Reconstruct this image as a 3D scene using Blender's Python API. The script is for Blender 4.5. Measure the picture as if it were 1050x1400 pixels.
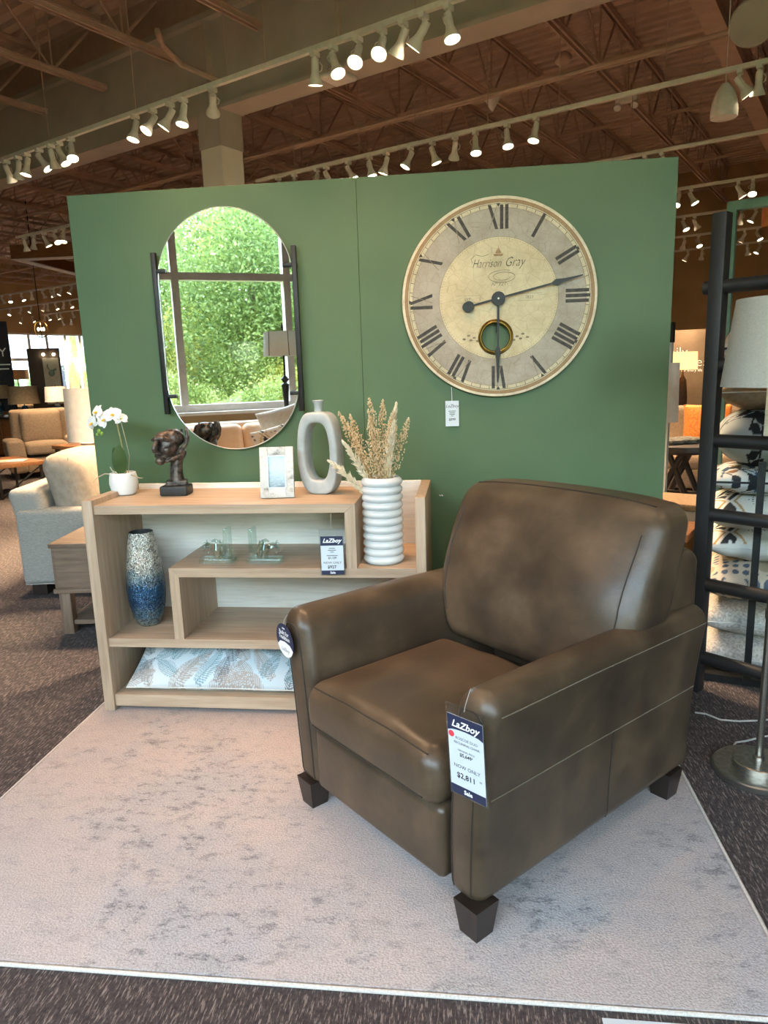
import bpy, bmesh, math, random
import numpy as np
from mathutils import Vector, Matrix, Euler
PI = math.pi
for o in list(bpy.data.objects): bpy.data.objects.remove(o)
sc = bpy.context.scene
COL = sc.collection
rnd = random.Random(7)

# ------------------------------------------------------------------ camera
FPX = 970.0; CAMH = 1.5
d_ = Vector((678-525, 5506-700, FPX)).normalized()          # world down seen by the camera (x right, y down, z forward)
l_ = Vector((-7623-525, 0, FPX)); l_.y = -(d_.x*l_.x + d_.z*l_.z)/d_.y; l_.normalize()
AX, AZ = -l_, -d_
AY = AZ.cross(AX)
def c2w(c): return Vector((AX.dot(c), AY.dot(c), AZ.dot(c)))
CAM = Vector((0, 0, CAMH))
right, up, back = c2w(Vector((1,0,0))), c2w(Vector((0,-1,0))), c2w(Vector((0,0,-1)))
cd = bpy.data.cameras.new('camera'); cam = bpy.data.objects.new('camera', cd); COL.objects.link(cam)
cam.matrix_world = Matrix(((right.x, up.x, back.x, 0), (right.y, up.y, back.y, 0), (right.z, up.z, back.z, CAMH), (0,0,0,1)))
cd.sensor_fit = 'VERTICAL'; cd.sensor_height = 36; cd.sensor_width = 27; cd.lens = FPX/1400*36; cd.clip_start = .05; cd.clip_end = 300
sc.camera = cam
def ray(px, py): return c2w(Vector(((px-525)/FPX, (py-700)/FPX, 1)))
def onz(px, py, z): r = ray(px, py); return CAM + r*((z-CAMH)/r.z)
def ony(px, py, y): r = ray(px, py); return CAM + r*(y/r.y)
def atd(px, py, dist):
    r = ray(px, py); return CAM + r*(dist/math.hypot(r.x, r.y))
# building grid: U along the shop windows, V into the shop
GA = math.radians(-27.3)
U = Vector((math.cos(GA), math.sin(GA), 0)); V = Vector((-math.sin(GA), math.cos(GA), 0))
def uv(u, v, z=0): return U*u + V*v + Vector((0,0,z))
def px_u(px, v, z):        # u of the point on the line (v, z) that shows at pixel column px
    lo, hi = -40., 8.
    for _ in range(50):
        m = (lo+hi)/2; p = uv(m, v, z)-CAM
        cx = right.dot(p); cz = -back.dot(p)
        x = 525+FPX*cx/cz if cz > 0.05 else 1e9
        if x < px: lo = m
        else: hi = m
    return (lo+hi)/2

# ------------------------------------------------------------------ world, sun, exposure
w = bpy.data.worlds.new('sky'); sc.world = w; w.use_nodes = True
nt = w.node_tree; bg = nt.nodes['Background']
sky = nt.nodes.new('ShaderNodeTexSky'); sky.sky_type = 'NISHITA'; sky.sun_disc = False
sky.sun_elevation = math.radians(58); sky.sun_rotation = math.radians(200); sky.dust_density = .6
hs = nt.nodes.new('ShaderNodeHueSaturation'); hs.inputs['Saturation'].default_value = .72; nt.links.new(sky.outputs[0], hs.inputs['Color']); nt.links.new(hs.outputs[0], bg.inputs[0]); bg.inputs[1].default_value = 4.0
sl = bpy.data.lights.new('sun', 'SUN'); sl.energy = 4.2; sl.angle = .01; sl.color = (1, .95, .86)
so = bpy.data.objects.new('sun', sl); COL.objects.link(so)
sd = (-V*.5 + U*.12 + Vector((0,0,-.9))).normalized()
so.rotation_euler = sd.to_track_quat('-Z', 'Y').to_euler()
pl = bpy.data.lights.new('window_daylight_portal', 'AREA'); pl.shape = 'RECTANGLE'; pl.size = 11; pl.size_y = 3.3
try: pl.cycles.is_portal = True
except Exception: pass
po = bpy.data.objects.new('window_daylight_portal', pl); COL.objects.link(po)
po.location = uv(1.9, -3.75, 2.66); po.rotation_euler = V.to_track_quat('-Z', 'Y').to_euler()
vs = sc.view_settings
vs.view_transform = 'Standard'; vs.look = 'None'; vs.gamma = 1; vs.use_curve_mapping = False; vs.exposure = 0.4
KEY = 2.2          # strength of the track spots

# ------------------------------------------------------------------ materials
def lin(h):
    if isinstance(h, str):
        h = [int(h[i:i+2], 16)/255 for i in (0, 2, 4)]
    else: h = [x/255 for x in h]
    return tuple(x/12.92 if x <= .04045 else ((x+.055)/1.055)**2.4 for x in h)+(1,)
MATS = {}
def base(name, col, rough=.6, metal=0, **k):
    m = bpy.data.materials.new(name); m.use_nodes = True
    b = m.node_tree.nodes['Principled BSDF']
    b.inputs['Base Color'].default_value = lin(col); b.inputs['Roughness'].default_value = rough; b.inputs['Metallic'].default_value = metal
    for kk, v in k.items(): b.inputs[kk.replace('_', ' ')].default_value = v
    MATS[name] = m; return m, m.node_tree, b
def tex(nt, kind, scale, stretch=None, rot=None, **k):
    n = nt.nodes.new('ShaderNodeTex'+kind); n.inputs['Scale'].default_value = scale
    for kk, v in k.items(): n.inputs[kk].default_value = v
    tc = nt.nodes.new('ShaderNodeTexCoord'); src = tc.outputs['Object']
    if stretch or rot:
        mp = nt.nodes.new('ShaderNodeMapping'); nt.links.new(src, mp.inputs[0]); src = mp.outputs[0]
        if stretch: mp.inputs['Scale'].default_value = stretch
        if rot: mp.inputs['Rotation'].default_value = rot
    nt.links.new(src, n.inputs['Vector']); return n
def ramp(nt, src, stops, interp='LINEAR'):
    r = nt.nodes.new('ShaderNodeValToRGB'); cr = r.color_ramp; cr.interpolation = interp
    while len(cr.elements) < len(stops): cr.elements.new(.5)
    for e, (p, c) in zip(cr.elements, stops): e.position = p; e.color = lin(c) if not isinstance(c, float) else (c, c, c, 1)
    nt.links.new(src, r.inputs[0]); return r
def mix(nt, fac, a, b, mode='MIX'):
    n = nt.nodes.new('ShaderNodeMix'); n.data_type = 'RGBA'; n.blend_type = mode
    for sock, val in ((n.inputs['Factor'], fac), (n.inputs['A'], a), (n.inputs['B'], b)):
        if hasattr(val, 'is_linked') or hasattr(val, 'links'): nt.links.new(val, sock)
        elif isinstance(val, (int, float)): sock.default_value = val
        else: sock.default_value = val
    return n.outputs['Result']
def bump(nt, b, src, strength=.3, dist=.01):
    n = nt.nodes.new('ShaderNodeBump'); n.inputs['Strength'].default_value = strength; n.inputs['Distance'].default_value = dist
    nt.links.new(src, n.inputs['Height']); nt.links.new(n.outputs[0], b.inputs['Normal'])
def noisy(name, c1, c2, scale=8, stretch=None, rough=.7, metal=0, detail=4, lo=.35, hi=.65, bmp=0, rot=None, bdist=.005, **k):
    m, nt, b = base(name, c1, rough, metal, **k)
    n = tex(nt, 'Noise', scale, stretch, rot, Detail=detail)
    r = ramp(nt, n.outputs['Fac'], [(lo, c1), (hi, c2)]); nt.links.new(r.outputs[0], b.inputs['Base Color'])
    if bmp: bump(nt, b, n.outputs['Fac'], bmp, bdist)
    return m
def emit(name, col, s):
    m, nt, b = base(name, col, .5); b.inputs['Emission Color'].default_value = lin(col); b.inputs['Emission Strength'].default_value = s; return m
def vcol(name, rough=.85, bmp=0):
    m, nt, b = base(name, 'ffffff', rough); a = nt.nodes.new('ShaderNodeAttribute'); a.attribute_name = 'Col'
    nt.links.new(a.outputs['Color'], b.inputs['Base Color'])
    if bmp: n = tex(nt, 'Noise', 400, Detail=2); bump(nt, b, n.outputs['Fac'], bmp, .002)
    return m

# carpet with light dashes running into the shop
m, nt, b = base('carpet', '4a4042', .95)
n1 = tex(nt, 'Noise', 1, (170, 26, 1), (0, 0, -GA), Detail=3, Roughness=.7)
n2 = tex(nt, 'Noise', 90, None, None, Detail=2)
r1 = ramp(nt, n1.outputs['Fac'], [(.42, '2f2928'), (.54, '423939'), (.60, '84776f'), (.7, '9f938c')])
c = mix(nt, .35, r1.outputs[0], ramp(nt, n2.outputs['Fac'], [(.35, '292324'), (.65, '5a504e')]).outputs[0])
nt.links.new(c, b.inputs['Base Color']); bump(nt, b, n1.outputs['Fac'], .5, .004)
# distressed rug
m, nt, b = base('rug_pile', 'b8aca8', .95)
nA = tex(nt, 'Noise', 1.6, None, None, Detail=5, Roughness=.6)
nB = tex(nt, 'Noise', 7, (1, 1.5, 1), None, Detail=8, Roughness=.72)
nC = tex(nt, 'Noise', 170, None, None, Detail=4)
nD = tex(nt, 'Noise', 15, (1, 1.7, 1), None, Detail=9, Roughness=.8)
cA = ramp(nt, nA.outputs['Fac'], [(.35, 'ac9e99'), (.5, 'b1a49f'), (.62, '9f9c9f')])
cB = ramp(nt, nB.outputs['Fac'], [(.5, 0.0), (.72, .8)])
cD = ramp(nt, nD.outputs['Fac'], [(.52, 0.0), (.60, .9)])
mm = nt.nodes.new('ShaderNodeMath'); mm.operation = 'MULTIPLY'; nt.links.new(cD.outputs[0], mm.inputs[0])
msk = ramp(nt, nA.outputs['Fac'], [(.44, .08), (.6, 1.0)]); nt.links.new(msk.outputs[0], mm.inputs[1])
c1 = mix(nt, cB.outputs[0], cA.outputs[0], lin('979190'))
c2 = mix(nt, mm.outputs[0], c1, lin('454a4e'))
c3 = mix(nt, .30, c2, ramp(nt, nC.outputs['Fac'], [(.33, '6d6664'), (.67, 'd6cfcc')]).outputs[0])
nt.links.new(c3, b.inputs['Base Color']); bump(nt, b, nC.outputs['Fac'], .6, .006)
noisy('rug_binding', 'cfc8c0', 'b9b1a8', 200, rough=.9)
noisy('green_paint', '4b623f', '4e6642', 3, rough=.55, detail=2)
# oak
def wood(name, c1, c2, c3, stretch, rough=.5):
    m, nt, b = base(name, c1, rough)
    n = tex(nt, 'Noise', 1, stretch, None, Detail=6, Roughness=.65); n2 = tex(nt, 'Noise', 2.3, None, None, Detail=2)
    r = ramp(nt, n.outputs['Fac'], [(.3, c1), (.5, c2), (.7, c3)])
    c = mix(nt, .25, r.outputs[0], ramp(nt, n2.outputs['Fac'], [(.35, c1), (.65, c3)]).outputs[0])
    nt.links.new(c, b.inputs['Base Color']); bump(nt, b, n.outputs['Fac'], .12, .003)
wood('oak_long', '987f68', 'ad957c', 'bea890', (3, 40, 60))
wood('oak_tall', '987f68', 'ad957c', 'bea890', (60, 40, 3))
wood('oak_daylit', 'c8bfb0', 'dcd5c9', 'e6e0d6', (5, 60, 70))  # same oak as the boards, its colour lightened for daylight on the back panel
wood('walnut_long', '5f4a3c', '77604f', '8a7360', (4, 40, 60))
wood('walnut_tall', '5f4a3c', '77604f', '8a7360', (60, 40, 4))
wood('warm_wood', '6e4526', '8a5932', '9c6b41', (4, 40, 40))
wood('dark_wood', '2c211b', '3a2c24', '483830', (30, 30, 4), .4)
# leather
m, nt, b = base('leather', '4b3d2f', .36)
n = tex(nt, 'Noise', 5, None, None, Detail=6, Roughness=.6); n2 = tex(nt, 'Voronoi', 260)
r = ramp(nt, n.outputs['Fac'], [(.32, '3c3127'), (.52, '4c3e2f'), (.72, '614f3d')]); nt.links.new(r.outputs[0], b.inputs['Base Color'])
rr = ramp(nt, n.outputs['Fac'], [(.3, .30), (.7, .44)]); nt.links.new(rr.outputs[0], b.inputs['Roughness'])
n3 = tex(nt, 'Noise', 14, None, None, Detail=3)
ad = nt.nodes.new('ShaderNodeMath'); ad.operation = 'MULTIPLY_ADD'; nt.links.new(n2.outputs['Distance'], ad.inputs[0]); ad.inputs[1].default_value = .12; nt.links.new(n3.outputs['Fac'], ad.inputs[2])
bump(nt, b, ad.outputs[0], .25, .006)
noisy('leather_thread', '6d6254', '7b6f60', 300, rough=.6)
noisy('leather_seam', '2b251f', '352d26', 100, rough=.6)
noisy('espresso_wood', '231b18', '30261f', 20, (1, 1, .2), rough=.35)
base('mirror_glass', 'f4f6f5', .01, 1)
noisy('black_metal', '1d1c1b', '272625', 40, rough=.45, metal=.3)
noisy('mirror_edge', 'cfd4cf', 'dfe3df', 30, rough=.2, metal=.6)
# clock print
m, nt, b = base('clock_print', 'd9cda9', .55)
tc = nt.nodes.new('ShaderNodeTexCoord'); sx = nt.nodes.new('ShaderNodeSeparateXYZ'); nt.links.new(tc.outputs['Object'], sx.inputs[0])
cb = nt.nodes.new('ShaderNodeCombineXYZ'); nt.links.new(sx.outputs['X'], cb.inputs[0]); nt.links.new(sx.outputs['Z'], cb.inputs[1])
ln = nt.nodes.new('ShaderNodeVectorMath'); ln.operation = 'LENGTH'; nt.links.new(cb.outputs[0], ln.inputs[0])
sc_ = nt.nodes.new('ShaderNodeMath'); sc_.operation = 'DIVIDE'; nt.links.new(ln.outputs['Value'], sc_.inputs[0]); sc_.inputs[1].default_value = .43
R_ = ramp(nt, sc_.outputs[0], [(0, 'd0c09a'), (.595, 'cdbd97'), (.602, '857a68'), (.607, 'a99e8d'), (.875, 'a59a8a'), (.88, '82775f'), (.884, 'cabd9c'), (.925, 'c9bc9b'), (.93, '7d6a4e'), (.936, '9a7a50'), (.962, '8a5e42'), (.966, 'd8ccb0')], 'CONSTANT')
nz = tex(nt, 'Noise', 9, None, None, Detail=8, Roughness=.7); vo = tex(nt, 'Voronoi', 22); vo.feature = 'DISTANCE_TO_EDGE'
blot = ramp(nt, nz.outputs['Fac'], [(.35, 'b09f80'), (.6, 'ffffff')])
crk = ramp(nt, vo.outputs['Distance'], [(0, '8f8168'), (.025, 'ffffff')])
c = mix(nt, .45, R_.outputs[0], blot.outputs[0], 'MULTIPLY'); c = mix(nt, .35, c, crk.outputs[0], 'MULTIPLY')
nt.links.new(c, b.inputs['Base Color'])
noisy('clock_edge', 'd8ccb0', 'b9ab8a', 20)
noisy('clock_ink', '2a251f', '433b31', 60, rough=.6)
noisy('clock_ink_faint', '6a5f4f', '8c8068', 60, rough=.6)
noisy('clock_ship', '8a6a4a', 'a98a62', 60)
noisy('brass', '6f5626', '8a6f38', 20, rough=.3, metal=.9)
base('white_card', 'c9d1d6', .5); base('navy_print', '232b47', .45); base('white_print', 'f2f2f2', .5); base('black_print', '2b2d33', .6); base('red_dot', 'd83a4a', .5)
m, nt, b = base('clear_plastic', 'ffffff', .05); 
def clear(name, tint, fac, rough=.02):
    m = bpy.data.materials.new(name); m.use_nodes = True; nt = m.node_tree; nt.nodes.clear()
    o = nt.nodes.new('ShaderNodeOutputMaterial'); t = nt.nodes.new('ShaderNodeBsdfTransparent'); g = nt.nodes.new('ShaderNodeBsdfGlossy'); mx = nt.nodes.new('ShaderNodeMixShader')
    t.inputs[0].default_value = lin(tint); g.inputs['Roughness'].default_value = rough; g.inputs[0].default_value = (1, 1, 1, 1); mx.inputs[0].default_value = fac
    nt.links.new(t.outputs[0], mx.inputs[1]); nt.links.new(g.outputs[0], mx.inputs[2]); nt.links.new(mx.outputs[0], o.inputs[0]); MATS[name] = m
clear('clear_plastic', 'f4f8f8', .1, .1); clear('pane_glass', 'f2f8f4', .06)
clear('crystal', 'eef8f5', .19, .03)
# ceramics and ornaments
noisy('matte_white', 'dcdad6', 'e6e4e0', 12, rough=.6)
noisy('grey_ceramic', '9fa4a3', 'adb2b1', 20, rough=.5, bmp=.1)
noisy('gloss_white', 'c8cac9', 'd2d4d3', 6, rough=.22)
noisy('bronze_cast', '1c1816', '6a5f57', 45, rough=.42, metal=.55, detail=6, bmp=.5, bdist=.004)  # lighter noise tone stands in for silvery highlights on the bronze
noisy('plinth_black', '1e1d1d', '282727', 30, rough=.5)
m, nt, b = base('glitter_glaze', '7f8a90', .25, .45)
tc = nt.nodes.new('ShaderNodeTexCoord'); sx = nt.nodes.new('ShaderNodeSeparateXYZ'); nt.links.new(tc.outputs['Object'], sx.inputs[0])
nn = tex(nt, 'Noise', 25, None, None, Detail=4); ma = nt.nodes.new('ShaderNodeMath'); ma.operation = 'MULTIPLY_ADD'; nt.links.new(nn.outputs['Fac'], ma.inputs[0]); ma.inputs[1].default_value = .12; nt.links.new(sx.outputs['Z'], ma.inputs[2])
g = ramp(nt, ma.outputs[0], [(.07, '8d8f86'), (.12, '5a7482'), (.17, '2c4d6c'), (.25, '2f5878'), (.32, '8f9a98'), (.36, 'cdc8ba'), (.6, 'dcd7c9')])
vo = tex(nt, 'Voronoi', 150); sp = ramp(nt, vo.outputs['Color'], [(.2, '55524c'), (.6, 'ffffff')])
c = mix(nt, .7, g.outputs[0], sp.outputs[0], 'MULTIPLY'); nt.links.new(c, b.inputs['Base Color']); bump(nt, b, vo.outputs['Distance'], 1, .004)
noisy('vase_inside', '2b2926', '3a3733', 20)
m, nt, b = base('marble_frame', 'd6d3cc', .4)
n = tex(nt, 'Noise', 18, (1, 1, 1.6), (0, .6, 0), Detail=9, Roughness=.75)
nt.links.new(ramp(nt, n.outputs['Fac'], [(.36, '7d7970'), (.45, 'b9b7b1'), (.56, 'c9c8c4'), (.68, '9d9684')]).outputs[0], b.inputs['Base Color'])
m, nt, b = base('lake_print', 'b7cbd8', .3)
tc = nt.nodes.new('ShaderNodeTexCoord'); sx = nt.nodes.new('ShaderNodeSeparateXYZ'); nt.links.new(tc.outputs['Object'], sx.inputs[0])
n = tex(nt, 'Noise', 60, (1, 1, 2.5), None, Detail=6); ma = nt.nodes.new('ShaderNodeMath'); ma.operation = 'MULTIPLY_ADD'; nt.links.new(n.outputs['Fac'], ma.inputs[0]); ma.inputs[1].default_value = .09; nt.links.new(sx.outputs['Z'], ma.inputs[2])
nt.links.new(ramp(nt, ma.outputs[0], [(.08, '5f6f78'), (.11, '90a5b0'), (.17, 'b4cbd9'), (.22, 'c9dbe6')]).outputs[0], b.inputs['Base Color'])
noisy('petal_white', 'ece7e2', 'f6f3ef', 40, rough=.6); noisy('petal_yellow', 'd9a92e', 'e6c65a', 40); noisy('orchid_leaf', '33471f', '42572a', 10, rough=.35)
noisy('orchid_stem', '8f8a50', 'a39b6a', 30); noisy('orchid_bud', '7fa03c', '94b050', 30); noisy('root_tan', 'a2957a', 'b8ab90', 30); noisy('moss', '6a6a52', 'a8a08a', 60)
noisy('dried_grass', 'c2a67c', 'dcc6a0', 60, rough=.85); noisy('dried_grass_pale', 'd8c8a8', 'e8dcc2', 60, rough=.85); noisy('dried_stem', '9a7a4c', 'b08f5e', 60)
vcol('fern_print', .85, .2); vcol('print_cloth', .9, .2)
noisy('woven_cream', 'a8a096', 'd8d2c8', 90, rough=.95, bmp=.5); noisy('pillow_back', 'cac8bf', 'd6d4cb', 20)
noisy('piping_black', '17181a', '202124', 30)
noisy('knit_cream', 'd8cdb4', 'e6ddc8', 30, (1, 1, 6), rough=.95, bmp=.6)
m = noisy('linen_shade', 'c9c3b4', 'd8d2c4', 120, (1, 1, 4), rough=.9)
noisy('brushed_nickel', '9a958c', 'b2ada4', 60, (1, 1, 12), rough=.32, metal=.95)
noisy('cord_clear', 'a6a29c', 'b6b2ac', 40, rough=.4)
noisy('ladder_black', '1b1a1a', '2c2a29', 30, (30, 30, 1), rough=.5)
noisy('teal_paint', '5f7f72', '6d8d80', 12, rough=.6)
# upholstery elsewhere
noisy('grey_weave', '8f8a82', 'a59f96', 60, (1, 1, 5), rough=.95, bmp=.3)
noisy('grey_cushion_warm_lit', '8f8172', '9f9182', 25, rough=.95)  # brown tone stands in for warm lamplight on the grey cushions
noisy('taupe_weave', '7f6a55', '8f7a63', 50, rough=.95)
noisy('beige_weave', '9a7f62', 'ab9073', 50, rough=.95)
noisy('cream_leather', 'd8b896', 'e6ccb0', 6, rough=.45)
noisy('pale_cushion', 'cfd3cf', 'dee1dd', 30, rough=.9)
noisy('orange_weave', 'a5561b', 'd07f35', 60, (1, 1, 3), rough=.9, bmp=.6)
noisy('brown_cloth', '4a3226', '5d4335', 30)
noisy('shade_white', 'eeeae4', 'f6f3ee', 20, rough=.8)
noisy('shade_tan', 'b59c7c', 'c6ae8e', 30, rough=.9)
emit('shade_lit', 'ffcf80', 1.6)
noisy('copper', 'b56a3c', 'cf8450', 20, rough=.4, metal=.5)
noisy('pattern_pouf', '4b463e', '8b8272', 24, (1, 1, 4), lo=.45, hi=.55)
noisy('grey_box', '8f8880', 'a09890', 20); noisy('brown_top', '7a5236', '8d6445', 8, (1, 6, 1))
# shell
noisy('tan_wall', 'a8875f', 'b0906a', 2, rough=.8, detail=2)
noisy('ceiling_brown', 'b99d8a', 'c1a592', 6, rough=.8, detail=2)
noisy('joist_brown', 'b0927e', 'b89a86', 8, rough=.7, detail=2)
noisy('beam_grey', 'b0a496', 'b9ada0', 3, rough=.8, detail=2)
noisy('column_cream', 'e8dfcf', 'ece4d6', 3, rough=.8, detail=2)
noisy('aluminium', 'd0c8be', 'd8d0c6', 20, rough=.45)
noisy('track_white', 'd5cbbd', 'dfd6c9', 20, rough=.5)
noisy('head_white', 'd9d0c2', 'e4dccf', 20, rough=.45)
emit('bulb_warm', 'fff1d0', 14)
noisy('signal_white', 'd8cfc4', 'e4dcd2', 20, rough=.5)
noisy('sign_navy', '20202a', '292933', 8); noisy('sign_brown', '65533f', '6d5a46', 8)
noisy('cloud_wood', '8a5a38', '9a6a48', 4, (1, 1, 12)); noisy('cloud_white', 'dcd6ce', 'e6e0d8', 8)
noisy('frame_brown', '4a3a2e', '58463a', 10, (1, 1, .2)); noisy('poster_cream', 'c8b8a0', 'd4c6b0', 10)
# outdoors
noisy('lawn', '7d9a55', '9ab56c', 3, rough=.95); noisy('mulch', '8a6a52', 'b09078', 9, rough=.95); noisy('asphalt', '8a8a8a', '9a9a9a', 3, rough=.9)
noisy('bark', '5a4a3c', '76644f', 12, (1, 1, .2), rough=.95)
noisy('siding', 'c9ced2', 'd8dce0', 3, (1, 1, 20)); noisy('shingle_grey', '7a7c80', '8c8e92', 20)
def leafmat(name, a, bcol):
    m, nt, b = base(name, a, .6); n = nt.nodes.new('ShaderNodeAttribute'); n.attribute_name = 'Col'
    r = ramp(nt, n.outputs['Fac'], [(0, a), (1, bcol)]); nt.links.new(r.outputs[0], b.inputs['Base Color'])
    t = nt.nodes.new('ShaderNodeBsdfTranslucent'); nt.links.new(r.outputs[0], t.inputs[0]); mx = nt.nodes.new('ShaderNodeMixShader'); mx.inputs[0].default_value = .35
    out = nt.nodes['Material Output']; nt.links.new(b.outputs[0], mx.inputs[1]); nt.links.new(t.outputs[0], mx.inputs[2]); nt.links.new(mx.outputs[0], out.inputs[0])
def shade_trans(name):
    m = MATS[name]; nt = m.node_tree; b = nt.nodes['Principled BSDF']; t = nt.nodes.new('ShaderNodeBsdfTranslucent'); mx = nt.nodes.new('ShaderNodeMixShader'); mx.inputs[0].default_value = .4
    lk = b.inputs['Base Color'].links[0].from_socket; nt.links.new(lk, t.inputs[0]); nt.links.new(b.outputs[0], mx.inputs[1]); nt.links.new(t.outputs[0], mx.inputs[2]); nt.links.new(mx.outputs[0], nt.nodes['Material Output'].inputs[0])
for nm_ in ('linen_shade', 'shade_white', 'shade_tan'): shade_trans(nm_)
leafmat('leaf_green', '6f8640', 'c4cf80'); leafmat('leaf_yellow', '8a903c', 'dedb7c'); leafmat('leaf_dark', '54703c', 'a4b86c')

# ------------------------------------------------------------------ mesh builder
class MB:
    def __init__(s): s.v = []; s.f = []
    def add(s, v, f):
        o = len(s.v); s.v += [tuple(p) for p in v]; s.f += [tuple(i+o for i in q) for q in f]; return s
    def rbox(s, c, size, r=.004, n=(0, 0, 0), fn=None, rot=None, edge=1):
        h = [x/2 for x in size]; r = min(r, min(h)*.98)
        def axis(hh, k):
            t = [-hh+r*i/edge for i in range(edge+1)]
            mid = [-hh+r+(2*hh-2*r)*(i+1)/(k+1) for i in range(k)]
            return t+mid+[-x for x in reversed(t)]
        A = [axis(h[i], n[i]) for i in range(3)]
        idx = {}; V_ = []; F_ = []
        def vert(i, j, k):
            key = (i, j, k)
            if key in idx: return idx[key]
            p = Vector((A[0][i], A[1][j], A[2][k]))
            cl = Vector(tuple(max(-h[t]+r, min(h[t]-r, p[t])) for t in range(3))); dd = p-cl
            if dd.length > 1e-9: dd = Vector(tuple(math.tan(x/r*PI/4) for x in dd)).normalized()*r
            q = cl+dd
            if fn: q = Vector(fn(q.x, q.y, q.z, *(max(-1., min(1., q[t]/h[t])) for t in range(3))))
            if rot is not None: q = rot @ q
            idx[key] = len(V_); V_.append(q+Vector(c)); return idx[key]
        L = [len(a) for a in A]
        for (a, b_, c_) in ((0, 1, 2), (1, 2, 0), (2, 0, 1)):
            for side in (0, L[c_]-1):
                for i in range(L[a]-1):
                    for j in range(L[b_]-1):
                        q = []
                        for (ii, jj) in ((i, j), (i+1, j), (i+1, j+1), (i, j+1)):
                            t = [0]*3; t[a] = ii; t[b_] = jj; t[c_] = side; q.append(vert(*t))
                        F_.append(q if side else q[::-1])
        return s.add(V_, F_)
    def box(s, x0, x1, y0, y1, z0, z1, r=0):
        if r: return s.rbox(((x0+x1)/2, (y0+y1)/2, (z0+z1)/2), (x1-x0, y1-y0, z1-z0), r)
        v = [(x, y, z) for z in (z0, z1) for y in (y0, y1) for x in (x0, x1)]
        return s.add(v, [(0, 2, 3, 1), (4, 5, 7, 6), (0, 1, 5, 4), (2, 6, 7, 3), (0, 4, 6, 2), (1, 3, 7, 5)])
    def tube(s, pts, r, seg=8, closed=False, caps=True, flat=1.0):
        pts = [Vector(p) for p in pts]; n = len(pts); rs = r if isinstance(r, (list, tuple)) else [r]*n
        v = []; f = []; ref = None
        for i, p in enumerate(pts):
            if closed: t = pts[(i+1) % n]-pts[i-1]
            else: t = pts[min(i+1, n-1)]-pts[max(i-1, 0)]
            t = t.normalized() if t.length > 1e-9 else Vector((0, 0, 1))
            if ref is None: ref = Vector((0, 0, 1)) if abs(t.z) < .9 else Vector((1, 0, 0))
            a = (ref-t*ref.dot(t)).normalized(); b_ = t.cross(a); ref = a
            for k in range(seg):
                q = 2*PI*k/seg; v.append(p+a*math.cos(q)*rs[i]+b_*math.sin(q)*rs[i]*flat)
        m_ = n if closed else n-1
        for i in range(m_):
            for k in range(seg):
                f.append((i*seg+k, i*seg+(k+1) % seg, ((i+1) % n)*seg+(k+1) % seg, ((i+1) % n)*seg+k))
        if caps and not closed: f += [tuple(range(seg))[::-1], tuple((n-1)*seg+k for k in range(seg))]
        return s.add(v, f)
    def lathe(s, prof, seg=32, c=(0, 0, 0), caps=True):
        v = []; f = []; c = Vector(c)
        for (r, z) in prof:
            for k in range(seg): q = 2*PI*k/seg; v.append(c+Vector((r*math.cos(q), r*math.sin(q), z)))
        for i in range(len(prof)-1):
            for k in range(seg): f.append((i*seg+k, i*seg+(k+1) % seg, (i+1)*seg+(k+1) % seg, (i+1)*seg+k))
        if caps: f += [tuple(range(seg))[::-1], tuple((len(prof)-1)*seg+k for k in range(seg))]
        return s.add(v, f)
    def prism(s, poly, y0, y1):        # polygon in x,z drawn out along y
        n = len(poly); v = [(x, y0, z) for x, z in poly]+[(x, y1, z) for x, z in poly]
        return s.add(v, [tuple(range(n)), tuple(range(2*n-1, n-1, -1))]+[(i, i+n, (i+1) % n+n, (i+1) % n) for i in range(n)])
    def ball(s, c, r, seg=12, rings=8, rot=None):
        r = Vector(r if isinstance(r, (tuple, list)) else (r, r, r)); v = []; f = []
        for i in range(rings+1):
            th = PI*i/rings
            for k in range(seg):
                q = 2*PI*k/seg; p = Vector((r.x*math.sin(th)*math.cos(q), r.y*math.sin(th)*math.sin(q), r.z*math.cos(th)))
                if rot is not None: p = rot @ p
                v.append(p+Vector(c))
        for i in range(rings):
            for k in range(seg): f.append((i*seg+k, (i+1)*seg+k, (i+1)*seg+(k+1) % seg, i*seg+(k+1) % seg))
        return s.add(v, f)
    def data(s, name, mat, smooth=True, angle=35):
        me = bpy.data.meshes.new(name); me.from_pydata([tuple(p) for p in s.v], [], s.f)
        bm = bmesh.new(); bm.from_mesh(me); bmesh.ops.remove_doubles(bm, verts=bm.verts, dist=1e-6); bmesh.ops.recalc_face_normals(bm, faces=bm.faces); bm.to_mesh(me); bm.free()
        if smooth:
            me.polygons.foreach_set('use_smooth', [True]*len(me.polygons)); me.set_sharp_from_angle(angle=math.radians(angle))
        me.materials.append(MATS[mat]); return me
    def build(s, name, mat, parent=None, loc=(0, 0, 0), rot=(0, 0, 0), smooth=True, angle=35):
        return put(name, s.data(name, mat, smooth, angle), parent, loc, rot)
def put(name, me, parent=None, loc=(0, 0, 0), rot=(0, 0, 0)):
    o = bpy.data.objects.new(name, me); COL.objects.link(o); o.parent = parent; o.location = loc; o.rotation_euler = rot; return o
def tag(o, label, cat, group=None, kind=None):
    if label: o['label'] = label
    if cat: o['category'] = cat
    if group: o['group'] = group
    if kind: o['kind'] = kind
    return o
def thing(name, label, cat, loc=(0, 0, 0), rz=0, group=None, rot=None):
    o = bpy.data.objects.new(name, None); COL.objects.link(o); o.empty_display_size = .1; o.location = loc; o.rotation_euler = rot or (0, 0, rz)
    return tag(o, label, cat, group)
def copy_tree(o, parent=None):
    c = o.copy(); COL.objects.link(c); c.parent = parent
    for ch in o.children: copy_tree(ch, c)
    return c
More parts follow.
